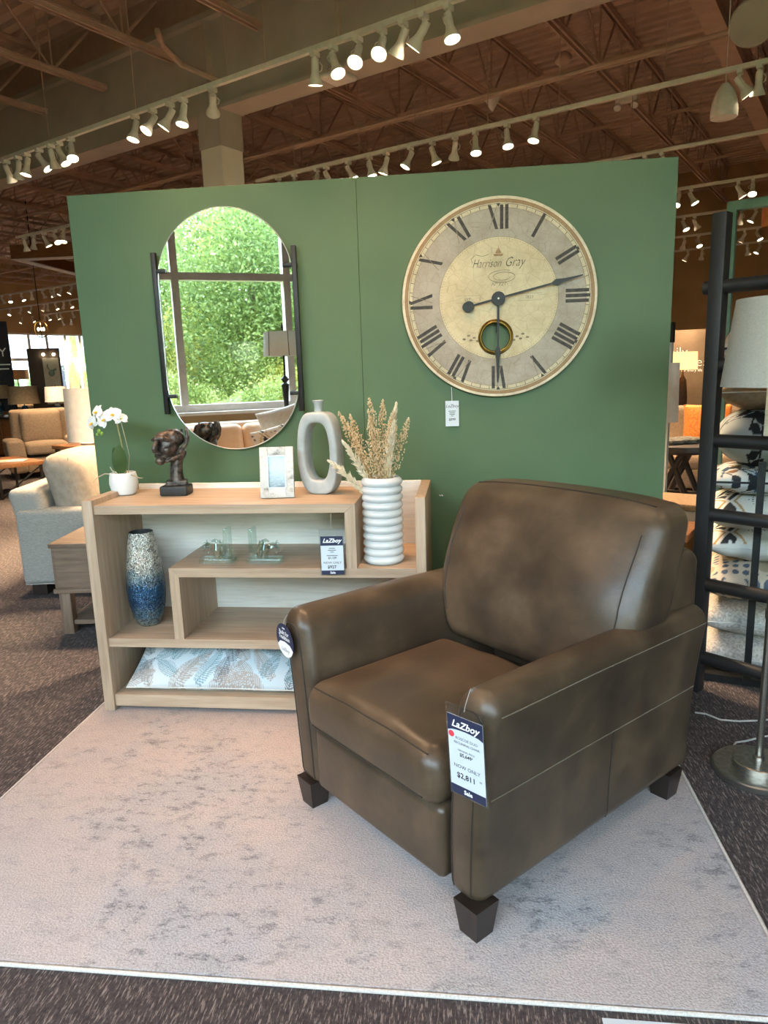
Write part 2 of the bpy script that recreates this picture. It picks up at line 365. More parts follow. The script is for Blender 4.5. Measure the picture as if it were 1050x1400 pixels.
def struct(o): o['kind'] = 'structure'; return o
def text_obj(body, size, mat, parent, loc, name='lettering', shear=0, bold=0, align='CENTER', rot=(PI/2, 0, 0), width=None):
    cu = bpy.data.curves.new('t', 'FONT'); cu.body = body; cu.size = size; cu.shear = shear; cu.offset = bold; cu.align_x = align; cu.resolution_u = 2
    t = bpy.data.objects.new('t', cu); COL.objects.link(t)
    dg = bpy.context.evaluated_depsgraph_get(); me = bpy.data.meshes.new_from_object(t.evaluated_get(dg)); bpy.data.objects.remove(t); bpy.data.curves.remove(cu)
    if width:
        xs = [v.co.x for v in me.vertices]; k = width/(max(xs)-min(xs)); me.transform(Matrix.Diagonal((k, 1, 1, 1)))
    me.materials.clear(); me.materials.append(MATS[mat]); return put(name, me, parent, loc, rot)
def set_cols(me, cols):
    a = me.color_attributes.new('Col', 'FLOAT_COLOR', 'POINT'); a.data.foreach_set('color', np.asarray(cols, dtype=np.float32).ravel())
def pillow_mesh(name, mat, wdt, dep, h, n=(24, 24), color=None, pinch=.05, power=2.2, seed=0, back=None):
    # cushion lying flat, z up; both faces meet in a seam
    nx, ny = n; rr = random.Random(seed); ph = [rr.uniform(0, 6) for _ in range(4)]
    vs_ = []; cs = []; idx = {}
    def P(i, j, sgn):
        u = -1+2*i/nx; v = -1+2*j/ny
        edge = i in (0, nx) or j in (0, ny); key = (i, j, 0 if edge else sgn)
        if key in idx: return idx[key]
        t = max(0, (1-abs(u)**power)*(1-abs(v)**power))**.5
        wr = 1+.05*math.sin(5*u+ph[0])*math.sin(4*v+ph[1])+.03*math.sin(11*u+7*v+ph[2])
        x = wdt/2*u*(1-pinch*(1-v*v)); y = dep/2*v*(1-pinch*(1-u*u)); z = sgn*h/2*t*wr if not edge else 0
        idx[key] = len(vs_); vs_.append((x, y, z))
        cs.append((color(x, y, u, v, sgn)+(1,)) if color else (1, 1, 1, 1)); return idx[key]
    fs = []
    for sgn in (1, -1):
        for i in range(nx):
            for j in range(ny):
                q = [P(i, j, sgn), P(i+1, j, sgn), P(i+1, j+1, sgn), P(i, j+1, sgn)]
                fs.append(q if sgn > 0 else q[::-1])
    me = bpy.data.meshes.new(name); me.from_pydata(vs_, [], fs); me.polygons.foreach_set('use_smooth', [True]*len(fs))
    if color: set_cols(me, cs)
    me.materials.append(MATS[mat]); return me
def seam_loop(wdt, dep, pinch=.05, n=24):
    p = []
    for k in range(4*n):
        s_, t = divmod(k, n); a = -1+2*t/n
        u, v = ((a, -1), (1, a), (-a, 1), (-1, -a))[s_]
        p.append((wdt/2*u*(1-pinch*(1-v*v)), dep/2*v*(1-pinch*(1-u*u)), 0))
    return p

# ------------------------------------------------------------------ the shell
UL, UR, VN, VF, ZD = -26.0, 8.0, -3.6, 18.5, 5.7
m = MB().add([uv(UL-.3, VN-.3), uv(UR+.3, VN-.3), uv(UR+.3, VF+.3), uv(UL-.3, VF+.3)], [(0, 1, 2, 3)])
struct(m.build('floor', 'carpet', smooth=False))
def gbox(mb, u0, u1, v0, v1, z0, z1):
    v = [uv(u, v_, z) for z in (z0, z1) for v_ in (v0, v1) for u in (u0, u1)]
    return mb.add(v, [(0, 2, 3, 1), (4, 5, 7, 6), (0, 1, 5, 4), (2, 6, 7, 3), (0, 4, 6, 2), (1, 3, 7, 5)])
# corrugated deck: ribs along U
vs_ = []; v_ = VN-.3; pitch = .2
while v_ < VF+.4:
    for dv, dz in ((0, 0), (.10, 0), (.125, .05), (.175, .05)): vs_.append((v_+dv, ZD+dz))
    v_ += pitch
m = MB(); pts = []
for (a, z) in vs_: pts += [uv(UL-.4, a, z), uv(UR+.4, a, z)]
m.add(pts, [(2*i, 2*i+1, 2*i+3, 2*i+2) for i in range(len(vs_)-1)])
gbox(m, UL-.4, UR+.4, VN-.4, VF+.4, ZD+.1, ZD+.3)
ceiling = struct(m.build('ceiling', 'ceiling_brown', smooth=False))
# open web joists along V (children of the ceiling)
def joist_mesh(L):
    m = MB(); zb, zt = 4.9, ZD
    for dx in (-.045, .02): m.box(dx, dx+.025, 0, L, zb, zb+.05); m.box(dx, dx+.025, 0, L, zt-.06, zt)
    m.box(-.06, .06, 0, L, zb+.045, zb+.055); m.box(-.06, .06, 0, L, zt-.01, zt)
    k = int(L/1.2); st = L/k
    for i in range(k):
        y = i*st
        m.tube([(0, y, zt-.03), (0, y+st/2, zb+.03)], .016, 5, caps=False); m.tube([(0, y+st/2, zb+.03), (0, y+st, zt-.03)], .016, 5, caps=False)
        m.tube([(0, y+st/2, zt-.03), (0, y+st/2, zb+.03)], .012, 5, caps=False)
    return m.data('joist', 'joist_brown', smooth=False)
jn, jf = joist_mesh(6.05-VN-.08), joist_mesh(VF-6.25-.05)
for k in range(-15, 12):
    u = -6.7+1.27*k
    if UL < u < UR: put('joist', jn, ceiling, uv(u, VN+.04), (0, 0, GA))
for k in range(-16, 9):
    u = -4.42+1.42*k
    if UL < u < UR: put('joist', jf, ceiling, uv(u, 6.25), (0, 0, GA))
# bridging angles along U, under the deck
for v0 in (1.2, 3.7, 9.2, 11.6, 14.6, 17.0):
    m = MB(); gbox(m, UL, UR, v0, v0+.05, 4.96, 5.0); m.build('bridging', 'joist_brown', ceiling, smooth=False)
# main beam and column
m = MB(); gbox(m, UL, UR, 6.06, 6.22, 4.33, 5.21); gbox(m, UL, UR, 5.98, 6.3, 4.3, 4.34); gbox(m, UL, UR, 5.98, 6.3, 5.2, 5.26)
for u in (-6.2, -14.5, 2.1): gbox(m, u-.01, u+.01, 5.98, 6.3, 4.34, 5.2)
beam = struct(m.build('trim_1', 'beam_grey', smooth=False)); beam['label'] = 'grey steel beam under the roof deck'
m = MB(); gbox(m, UL, UR, 6.1, 6.18, 5.25, ZD); m.build('blocking', 'joist_brown', beam, smooth=False)
for i, u in enumerate((-6.2, -14.5)):
    m = MB(); gbox(m, u-.16, u+.16, 5.97, 6.29, 0, 3.95); pass
    cl = struct(m.build('trim_%d' % (i+2), 'column_cream', smooth=False))
    m = MB(); gbox(m, u-.17, u+.17, 5.96, 6.3, 3.93, 4.3); m.build('column_head', 'beam_grey', cl, smooth=False)
# girder along V at the right
m = MB(); gbox(m, -1.62, -1.42, 6.3, VF, 4.62, 4.66); gbox(m, -1.62, -1.42, 6.3, VF, 4.86, 4.9); gbox(m, -1.56, -1.48, 6.3, VF, 4.65, 4.87)
struct(m.build('trim_4', 'joist_brown', smooth=False))
# conduits along U
for i, (vv, zz, rr, ua, ub) in enumerate(((7.62, 4.35, .022, -12, 3), (3.45, 4.6, .04, -14, 2), (7.7, 4.35, .014, -12, 3), (9.6, 4.7, .02, UL, 3), (12.5, 4.75, .02, UL, 3))):
    m = MB().tube([uv(ua, vv, zz), uv(ub, vv, zz)], rr, 8); m.build('conduit', 'joist_brown', ceiling)
# conduit bend by the beam
m = MB().tube([onz(215, 42, 4.8), onz(222, 62, 4.8), onz(248, 88, 4.7), onz(310, 115, 4.5)], .03, 8); m.build('conduit', 'joist_brown', ceiling)
# walls
def gwall(name, mat, parts):
    m = MB()
    for p in parts: gbox(m, *p)
    return struct(m.build(name, mat, smooth=False))
WU0, WU1, WZ0, WZ1 = -3.6, 7.4, 1.03, 4.3
gwall('wall_front', 'tan_wall', [(UL, UR, VN-.2, VN, 0, WZ0), (UL, UR, VN-.2, VN, WZ1, ZD+.05), (UL, WU0, VN-.2, VN, WZ0, WZ1), (WU1, UR, VN-.2, VN, WZ0, WZ1)])
FV0, FV1, FZ0, FZ1 = 14.2, 18.0, .7, 3.2
gwall('wall_left', 'tan_wall', [(UL-.2, UL, VN-.2, VF+.2, 0, FZ0), (UL-.2, UL, VN-.2, VF+.2, FZ1, ZD+.05), (UL-.2, UL, VN-.2, FV0, FZ0, FZ1), (UL-.2, UL, FV1, VF+.2, FZ0, FZ1)])
gwall('wall_back', 'tan_wall', [(UL, UR, VF, VF+.2, 0, ZD+.05)])
gwall('wall_right', 'tan_wall', [(UR, UR+.2, VN-.2, VF+.2, 0, ZD+.05)])
# shop window behind the camera
win = thing('window_1', None, None); struct(win)
muls = [-2.18+1.41*k for k in range(-3, 9)]
muls = [u for u in muls if WU0+.2 < u < WU1-.2]; edges = [WU0]+muls+[WU1]
for u in edges:
    m = MB(); gbox(m, u-.045, u+.045, VN-.14, VN+.02, WZ0, WZ1); m.build('mullion', 'aluminium', win, smooth=False)
for i in range(len(edges)-1):
    for (za, zb) in ((WZ0, WZ0+.09), (2.66, 2.75), (WZ1-.09, WZ1)):
        m = MB(); gbox(m, edges[i]+.045, edges[i+1]-.045, VN-.13, VN+.01, za, zb); m.build('transom', 'aluminium', win, smooth=False)
    for (za, zb) in ((WZ0+.09, 2.66), (2.75, WZ1-.09)):
        m = MB(); gbox(m, edges[i]+.045, edges[i+1]-.045, VN-.065, VN-.055, za, zb); m.build('pane', 'pane_glass', win, smooth=False)
m = MB(); gbox(m, WU0-.1, WU1+.1, VN-.02, VN+.16, WZ0-.04, WZ0); m.build('window_sill', 'cloud_white', win, smooth=False)
# far window
win = thing('window_2', None, None); struct(win)
def far_v(px): 
    r = ray(px, 480); t = UL/(r.dot(U)); return (CAM+r*t).dot(V)
fm = [FV0]+[far_v(p) for p in (40.6, 65, 90, 110)]+[FV1]
for v in fm:
    m = MB(); gbox(m, UL-.12, UL+.03, v-.05, v+.05, FZ0, FZ1); m.build('mullion', 'aluminium', win, smooth=False)
for i in range(len(fm)-1):
    for (za, zb) in ((FZ0, FZ0+.08), (2.2, 2.3), (FZ1-.06, FZ1)):
        m = MB(); gbox(m, UL-.11, UL+.02, fm[i]+.05, fm[i+1]-.05, za, zb); m.build('transom', 'aluminium', win, smooth=False)
    for (za, zb) in ((FZ0+.08, 2.2), (2.3, FZ1-.06)):
        m = MB(); gbox(m, UL-.06, UL-.05, fm[i]+.05, fm[i+1]-.05, za, zb); m.build('pane', 'pane_glass', win, smooth=False)
# green display wall
WY, WXL, WXR, WZT = 3.34, -1.847, .889, 2.335
m = MB()
for (xa, xb) in ((WXL, -.4855), (-.4845, WXR)): m.box(xa, xb, WY, WY+.13, 0, WZT, .0015)
gw = struct(m.build('wall_display', 'green_paint', smooth=False)); gw['label'] = 'free-standing green painted display wall'
for (px, py) in ((601, 677), (604, 677)):
    p = ony(px, py, WY); MB().tube([p, p+Vector((.004, -.012, 0))], .003, 6).build('wall_plug', 'matte_white', gw)

# ------------------------------------------------------------------ rug
rug = thing('area_rug', 'pale distressed grey and blush area rug under the leather armchair', 'rug')
RX0, RX1, RY0, RY1, RZ = -1.70, .775, 1.455, 3.3, .012
MB().box(RX0+.008, RX1-.008, RY0+.008, RY1-.008, .001, RZ, .003).build('pile', 'rug_pile', rug)
for (a, b_) in (((RX0, RY0), (RX1, RY0)), ((RX1, RY0), (RX1, RY1)), ((RX1, RY1), (RX0, RY1)), ((RX0, RY1), (RX0, RY0))):
    MB().tube([(a[0], a[1], .0065), (b_[0], b_[1], .0065)], .006, 8).build('binding', 'rug_binding', rug)

# ------------------------------------------------------------------ armchair
aw = math.radians(-44.5)
ch = thing('armchair', 'dark brown leather recliner armchair standing on the pale rug', 'armchair', (.009, 1.606, RZ), aw)
from mathutils.bvhtree import BVHTree
def snap(o, pts, off=.001):
    me = o.data; t = BVHTree.FromPolygons([v.co for v in me.vertices], [p.vertices for p in me.polygons]); out = []
    for p in pts:
        c, n, i, d = t.find_nearest(Vector(p)); out.append(c+n*off)
    return out
WD, IN0, IN1, ZB = .865, -.735, -.12, .085      # overall width, seat gap, underside
def arm(sgn):
    # thickness x, depth y, height z ; flares outwards and rolls at the top
    m = MB(); cx = -.06 if sgn > 0 else -WD+.065
    def fn(x, y, z, a, b_, c_):
        t = max(0., (c_+1)/2)
        out = sgn*((.062 if sgn > 0 else .09)*t**2.0)
        x2 = x*(1+.16*max(0, t-.45)**1.2) + out*.75
        z2 = z - .02*max(0, (b_+.2))*t*.5
        z2 += .014*(1-a*a)*max(0, c_)**6
        y2 = y + .008*math.sin(PI*t)*(-1 if b_ < 0 else 0)
        return (x2, y2, z2)
    m.rbox((cx, .545, ZB+.305), (.128, 1.07, .60), .05, (2, 10, 8), fn, edge=4)
    o = m.build('arm', 'leather', ch, angle=60); return o, cx, fn
for sgn in (1, -1):
    o, cx, fn = arm(sgn)
    def S(x, y, z):      # point of the arm surface for seams
        q = fn(x, y, z, x/.064, y/.535, z/.30); return Vector(q)+Vector((cx, .545, ZB+.305))
    def line(pts, r_, mat, nm): MB().tube(snap(o, pts), r_, 6).build(nm, mat, o)
    fx = lambda z: (S(-.064, 0, z).x, S(.064, 0, z).x)
    fp_ = []
    for z in np.linspace(-.29, .235, 16): fp_.append((fx(z)[0]+.014, -.02, ZB+.305+z))
    topz = ZB+.305+.245
    xa, xb = fx(.245)
    for t in np.linspace(0, 1, 9): fp_.append((xa+.014+(xb-xa-.028)*t, -.02, topz+.03*math.sin(PI*t)))
    for z in np.linspace(.235, -.29, 16): fp_.append((fx(z)[1]-.014, -.02, ZB+.305+z))
    line(fp_, .0024, 'leather_seam', 'seam')
    xo = sgn*.064
    line([S(xo, y, .245)+Vector((sgn*.02, 0, .012)) for y in np.linspace(-.50, .5, 18)], .0018, 'leather_thread', 'stitching')
    line([S(xo, y, .02)+Vector((sgn*.02, 0, 0)) for y in np.linspace(-.50, .5, 14)], .0018, 'leather_thread', 'stitching')
    line([S(xo, .03, z)+Vector((sgn*.02, 0, 0)) for z in np.linspace(-.29, .02, 8)], .0018, 'leather_seam', 'seam')
# seat cushion, boxed and crowned
def fs(x, y, z, a, b_, c_):
    crown = (1-a*a)*(1-b_*b_*.6)
    return (x+.006*a*(1-c_*c_), y-.012*(1-c_*c_)*(1 if b_ < 0 else 0), z+(.022*crown if c_ > 0 else 0)+.006*math.sin(9*a+2*b_)*max(0, c_)*crown)
sm = ((IN0+IN1)/2, .285, .415)
seat = MB().rbox(sm, (IN1-IN0-.004, .62, .175), .055, (8, 8, 2), fs, edge=4).build('seat_cushion', 'leather', ch, angle=60)
hw = (IN1-IN0)/2
for (zz, yo) in ((.500, -.0), (.345, -.05)):
    pts = [(sm[0]-hw+.02, sm[1]-.31+.20*(1-t)+.03, zz) for t in np.linspace(0, 1, 5)]+[(sm[0]+x, sm[1]-.31+yo, zz+(.012*(1-(x/hw)**2) if zz > .4 else 0)) for x in np.linspace(-hw+.03, hw-.03, 17)]
    MB().tube(snap(seat, pts[5:]), .0028, 6).build('seam', 'leather_seam', seat)
# front panel below the seat
def fp(x, y, z, a, b_, c_): return (x, y-(.012*(1-a*a)*(1-c_*c_) if b_ < 0 else 0), z)
MB().rbox((sm[0], .045, (ZB+.03+.335)/2), (IN1-IN0-.004, .09, .335-ZB-.03), .022, (6, 1, 4), fp, edge=3).build('front_panel', 'leather', ch, angle=60)
MB().box(IN0, IN1, .09, 1.0, ZB+.04, .33).build('seat_base', 'leather', ch)
# back frame, leaning
def fb(x, y, z, a, b_, c_):
    t = (c_+1)/2; return (x*(1+.01*t), y+.03*t-.02*t*t, z+.02*(1-a*a)*max(0, c_)**4)
MB().rbox((-WD/2, .985, .475), (WD-.02, .20, .79), .045, (6, 1, 8), fb, edge=3).build('back_frame', 'leather', ch, angle=60)
MB().tube([(-.012, .90+.03*t, .70+.165*t) for t in np.linspace(0, 1, 8)], .003, 6).build('seam', 'leather_seam', ch)
# back cushion
def fc(x, y, z, a, b_, c_):
    t = (c_+1)/2                                   # 0 bottom .. 1 top
    wdt = 1-.19*(1-min(1, max(0, (t-.05)/.35)))**1.5  # narrower between the arms
    x2 = x*wdt
    y2 = y*(.80+.25*math.sin(PI*min(1, t*1.05)))
    if b_ < 0: y2 -= .035*(1-a*a)*math.sin(PI*t)
    y2 += .012*math.sin(5*a+3*t)*(1-abs(c_))*(1 if b_ < 0 else 0)
    z2 = z+.012*(1-a*a)*max(0, c_)**3-.018*abs(a)**5*max(0, c_)
    y2 += .20*t
    return (x2, y2, z2)
bc = MB().rbox((-.41, .70, .768), (.87, .22, .565), .062, (10, 2, 10), fc, edge=4).build('back_cushion', 'leather', ch, angle=60)
def C_(x, y, z):
    q = fc(x, y, z, max(-1, min(1, x/.435)), max(-1, min(1, y/.11)), max(-1, min(1, z/.2825))); return Vector(q)+Vector((-.41, .70, .768))
for sg in (1, -1): MB().tube(snap(bc, [C_(sg*.385, -.2, z) for z in np.linspace(-.17, .235, 16)]), .0024, 6).build('seam', 'leather_seam', bc)
MB().tube(snap(bc, [C_(x, -.075, .30) for x in np.linspace(-.38, .38, 20)]), .0024, 6).build('seam', 'leather_seam', bc)
# legs
def leg(x, y):
    m = MB(); v = []
    for (z, s_) in ((0, .031), (.10, .043)):
        for (dx, dy) in ((-1, -1), (1, -1), (1, 1), (-1, 1)): v.append((x+dx*s_, y+dy*s_, z))
    return m.add(v, [(3, 2, 1, 0), (4, 5, 6, 7), (0, 1, 5, 4), (1, 2, 6, 5), (2, 3, 7, 6), (3, 0, 4, 7)])
for (x, y) in ((-.035, .04), (-WD+.05, .04), (-.04, .985), (-WD+.045, .985)): leg(x, y).build('leg', 'espresso_wood', ch, smooth=False)

# ------------------------------------------------------------------ price cards
def dashes(card, y, z, widths, step, mat='black_print', h=.0022):
    for i, w_ in enumerate(widths): MB().box(-w_/2, w_/2, y-.0003, y, z-i*step-h, z-i*step+h).build('lettering', mat, card, smooth=False)
def disc(m, cx, cz, rx, rz, y0, y1, n=28):
    return m.prism([(cx+rx*math.cos(2*PI*k/n), cz+rz*math.sin(2*PI*k/n)) for k in range(n)], y0, y1)
# card on the armchair
p = Vector((.009, 1.606, 0)) + Matrix.Rotation(aw, 3, 'Z') @ Vector((-.010, -.022, 0))
pc = thing('price_card', 'tall navy and white sale card in a clear sleeve on the armchair arm', 'price tag', (p.x, p.y, .662), rot=(math.radians(4), math.radians(0), aw+math.radians(7)))
W2, H2 = .054, .222
MB().box(-W2-.005, W2+.005, .0005, .0015, -H2-.006, .028).build('clear_sleeve', 'clear_plastic', pc, smooth=False)
MB().box(-W2, W2, -.001, 0, -H2, 0).build('card', 'white_card', pc, smooth=False)
arc = [(-W2+2*W2*t, -.043-.006*math.sin(PI*t)*-1) for t in np.linspace(0, 1, 9)]
MB().prism([(-W2, 0), (-W2, -.046)]+[(x, z) for x, z in arc[1:-1]]+[(W2, -.046), (W2, 0)], -.0016, -.001).build('header', 'navy_print', pc, smooth=False)
MB().box(-W2, W2, -.0016, -.001, -H2, -H2+.024).build('footer', 'navy_print', pc, smooth=False)
text_obj('LaZboy', .027, 'white_print', pc, (0, -.002, -.031), shear=.35, bold=.0006)
text_obj('ROSCOE DUO', .0105, 'black_print', pc, (.003, -.0016, -.064)); text_obj('RECLINING CHAIR', .0095, 'black_print', pc, (.003, -.0016, -.077))
text_obj('ORIGINAL PRICE', .007, 'black_print', pc, (0, -.0016, -.096)); text_obj('$5,649\u00b9', .0135, 'black_print', pc, (0, -.0016, -.110), bold=.0003)
text_obj('NOW ONLY', .0145, 'black_print', pc, (0, -.0016, -.145)); text_obj('$2,811', .0215, 'black_print', pc, (-.004, -.0016, -.173), bold=.0004); text_obj('99', .008, 'black_print', pc, (.041, -.0016, -.164))
text_obj('Sale', .0165, 'white_print', pc, (0, -.002, -H2+.0065), bold=.0005)
disc(MB(), -.043, -.054, .0085, .0085, -.0022, -.0016).build('red_sticker', 'red_dot', pc, smooth=False)
MB().tube([(0, 0, .018), (.004, .001, .035), (.008, .02, .075)], .0008, 5).build('hang_wire', 'cord_clear', pc)
# round tag on the other arm
p = Vector((.009, 1.606, 0)) + Matrix.Rotation(aw, 3, 'Z') @ Vector((-.868, -.012, 0))
rt = thing('round_tag', 'round navy swing tag on the far arm of the leather armchair', 'price tag', (p.x, p.y, .612), rot=(math.radians(3), math.radians(0), aw-math.radians(4)))
disc(MB(), 0, 0, .052, .052, -.001, .001, 40).build('disc', 'navy_print', rt, smooth=False)
MB().prism([(.052*math.cos(a), .052*math.sin(a)) for a in np.linspace(math.radians(205), math.radians(335), 20)]+[(.03, -.008), (0, -.004), (-.03, -.008)], -.0016, -.001).build('white_band', 'white_print', rt, smooth=False)
text_obj('Built for', .018, 'white_print', rt, (0, -.0014, .018), bold=.0005); text_obj('Tradition', .018, 'white_print', rt, (0, -.0014, .003), bold=.0005)
text_obj('LaZboy', .016, 'navy_print', rt, (0, -.002, -.034), shear=.35); MB().box(-.008, .008, -.0014, -.001, .036, .040).build('lettering', 'white_print', rt, smooth=False)
MB().tube([(0, 0, .05), (.004, .004, .066), (.01, .012, .08)], .0008, 5).build('hang_wire', 'cord_clear', rt)
rt.scale = (1.15, 1.15, 1.15)

# ------------------------------------------------------------------ oak bookcase
BY, BB = 2.83, 3.29
bk = thing('bookcase', 'light oak stepped console bookcase against the green wall', 'bookcase', (0, 0, 0))
def board(name, poly, y0=BY+.006, y1=BB-.02, mat='oak_long'):
    return MB().prism(poly, y0, y1).build(name, mat, bk, smooth=False)
BX0, BX1 = -1.652, -.174
MB().box(BX0, BX0+.048, BY-.008, BB, RZ, .985, .003).build('side_panel', 'oak_tall', bk)
MB().box(BX1-.042, BX1, BY-.008, BB, RZ, .985, .003).build('side_panel', 'oak_tall', bk)
MB().box(BX0+.048, BX1-.042, BB-.02, BB, .035, .985, .002).build('back_panel', 'oak_daylit', bk)
L0, R0 = BX0+.048, BX1-.042
e = .0006
board('top_shelf', [(L0, .96), (-.4655-e, .96), (-.510-e, .922), (L0, .922)])
board('divider', [(-.4655, .96-e), (-.4655, .682), (-.510, .682), (-.510, .922-e)], mat='oak_tall')
board('middle_shelf', [(-1.293+e, .682), (R0, .682), (R0, .642), (-1.25+e, .642)])
board('divider', [(-1.293, .682-e), (-1.25, .642-e), (-1.25, .357), (-1.293, .357)], mat='oak_tall')
board('lower_shelf', [(L0, .357), (R0, .357), (R0, .317), (L0, .317)])
board('bottom_shelf', [(L0, .088), (R0, .088), (R0, .032), (L0, .032)])

# sale card on the bookcase
p = ony(453, 733, BY-.012)
pc = thing('price_card', 'small navy and white sale card hanging on the oak bookcase', 'price tag', (p.x, p.y, p.z), rz=math.radians(4))
W2, H2 = .047, .165
MB().box(-W2-.006, W2+.004, .0005, .0015, -H2-.004, .03).build('clear_sleeve', 'clear_plastic', pc, smooth=False)
MB().box(-W2, W2, -.001, 0, -H2, 0).build('card', 'white_card', pc, smooth=False)
MB().box(-W2, W2, -.0016, -.001, -.04, 0).build('header', 'navy_print', pc, smooth=False)
MB().box(-W2, W2, -.0016, -.001, -H2, -H2+.018).build('footer', 'navy_print', pc, smooth=False)
text_obj('LaZboy', .025, 'white_print', pc, (0, -.002, -.027), shear=.35, bold=.0006)
dashes(pc, -.0012, -.052, (.026, .034, .015), .008, h=.0012); dashes(pc, -.0012, -.083, (.046,), .01, h=.0011)
text_obj('$1,159', .0125, 'black_print', pc, (0, -.0016, -.097), bold=.0003); text_obj('NOW ONLY', .0135, 'black_print', pc, (0, -.0016, -.118))
text_obj('$927', .018, 'black_print', pc, (-.003, -.0016, -.138), bold=.0004); text_obj('Sale', .014, 'white_print', pc, (0, -.002, -H2+.004), bold=.0004)
MB().tube([(0, 0, .02), (0, .001, .07), (0, .02, .922-p.z)], .0008, 5).build('hang_wire', 'cord_clear', pc)

# ------------------------------------------------------------------ things on the bookcase
ZT, ZM, ZL, Z0_ = .96, .682, .357, .088
# orchid
p = onz(171, 676, ZT)
orc = thing('potted_orchid', 'white orchid in a small white pot on the oak bookcase', 'plant', (p.x, p.y, ZT))
MB().lathe([(.040, 0), (.050, .006), (.060, .03), (.065, .055), (.063, .08), (.058, .104), (.054, .106), (.051, .098)], 32).build('pot', 'matte_white', orc)
MB().lathe([(.0515, .088), (.03, .096), (.001, .099)], 20).build('moss', 'moss', orc)
def leaf_mesh(m, L, w_, base_, dirv, upv, curl=.2, n=10):
    dirv = Vector(dirv).normalized(); upv = Vector(upv); upv = (upv-dirv*upv.dot(dirv)).normalized(); sd_ = dirv.cross(upv); vs_ = []; f = []
    for i in range(n+1):
        t = i/n; ww = w_*max(.04, math.sin(PI*min(.985, .06+t*.93))**.65)
        for k in range(5):
            a = -1+k*.5
            vs_.append(Vector(base_)+dirv*(L*t)+upv*(-curl*L*t*t+.12*ww*abs(a)**1.5)+sd_*(ww*a))
    for i in range(n):
        for k in range(4): f.append((i*5+k, i*5+k+1, i*5+k+6, i*5+k+5))
    return m.add(vs_, f)
leaf_mesh(MB(), .135, .036, (-.005, -.01, .098), (.06, -.1, 1), (.1, -1, 0), .08).build('leaf', 'orchid_leaf', orc)
leaf_mesh(MB(), .125, .03, (-.015, .005, .098), (-.28, .05, 1), (-.5, -.8, 0), .1).build('leaf', 'orchid_leaf', orc)
stem = [(.01, .01, .095), (.014, .008, .17), (.004, .004, .26), (-.004, 0, .335), (-.025, -.008, .372), (-.06, -.014, .375), (-.095, -.018, .35), (-.11, -.02, .31)]
MB().tube(stem, [.0035]*4+[.003, .0026, .0022, .0018], 8).build('flower_stem', 'orchid_stem', orc)
MB().tube([(.02, .012, .095), (.035, .012, .18), (.022, .012, .27), (.012, .01, .335)], .0016, 6).build('support_stake', 'root_tan', orc)
def flower(c, face, s_, rollv=0):
    face = Vector(face).normalized(); q = face.to_track_quat('Z', 'Y'); m = MB()
    for k, (ang, L, w_) in enumerate(((90, .034, .013), (210, .034, .013), (330, .034, .013), (20, .037, .021), (160, .037, .021))):
        a = math.radians(ang)+rollv; d1 = q @ Vector((math.cos(a), math.sin(a), .18)); leaf_mesh(m, L*s_, w_*s_, Vector(c)+face*(.002 if k > 2 else 0), d1, face, .25, 7)
    fl = m.build('flower', 'petal_white', orc)
    m = MB(); m.ball(Vector(c)+face*.006*s_, .005*s_, 8, 6)
    for a in (-.6, .6): leaf_mesh(m, .014*s_, .006*s_, Vector(c)+face*.004, q @ Vector((a, -.7, .7)), face, -.2, 5)
    m.build('lip', 'petal_yellow', fl)
flower((-.008, -.022, .372), (.25, -.8, .35), 1.12, .2); flower((-.045, -.03, .352), (-.1, -1, .15), 1.1, .9)
flower((-.082, -.02, .385), (-.5, -.8, .4), 1.1, -.3); flower((-.105, -.03, .338), (-.45, -.9, -.1), 1.05, .5); flower((.02, -.008, .352), (.55, -.6, .5), .95, .1)
m = MB()
for (x, z, r_) in ((-.085, .30, .011), (-.072, .288, .009), (-.095, .285, .008)): m.ball((x, -.018, z), (r_*.8, r_*.8, r_), 10, 7)
m.build('bud', 'orchid_bud', orc)
for pts in ([(-.03, -.02, .098), (-.07, -.035, .104), (-.105, -.045, .088), (-.125, -.05, .066)], [(-.03, 0, .098), (-.05, -.004, .115), (-.058, -.004, .132)], [(.03, -.02, .1), (.07, -.03, .092), (.095, -.036, .083), (.115, -.04, .082)]):
    MB().tube(pts, [.0035, .003, .0022, .001], 6).build('air_root', 'root_tan', orc)

# sculpture of a face resting on a hand
p = onz(242, 676, ZT)
scu = thing('face_sculpture', 'dark bronze face resting on a raised hand on a black plinth', 'sculpture', (p.x, p.y, ZT), math.radians(4))
MB().rbox((0, 0, .0225), (.128, .095, .045), .008, edge=2).build('plinth', 'plinth_black', scu)
m = MB()
m.rbox((.005, 0, .056), (.095, .07, .026), .006)
def limb(pts, rs, seg=14): m.tube(pts, rs, seg); [m.ball(pts[i], rs[i], 12, 8) for i in (0, len(pts)-1)]
limb([(.008, 0, .05), (.006, 0, .10), (.01, 0, .14), (.018, 0, .165)], [.036, .03, .027, .025])
ry = Matrix.Rotation(math.radians(16), 3, 'Y')
m.ball((-.022, -.004, .225), (.052, .052, .078), 24, 16, ry)                     # mask of the face
m.ball((-.036, -.018, .262), (.040, .034, .030), 16, 10, ry)                   # brow
m.ball((.008, .002, .262), (.048, .048, .040), 18, 12, ry)                     # skull side
m.ball((-.050, -.030, .196), (.022, .018, .016), 12, 8); m.ball((-.054, -.044, .164), (.024, .022, .019), 14, 10)   # mouth, chin
limb([(-.056, -.054, .262), (-.072, -.070, .232), (-.074, -.072, .222)], [.008, .011, .0125])                  # nose
m.ball((-.066, -.058, .200), (.018, .012, .0055), 10, 6, ry); m.ball((-.064, -.056, .187), (.016, .012, .006), 10, 6, ry)   # lips
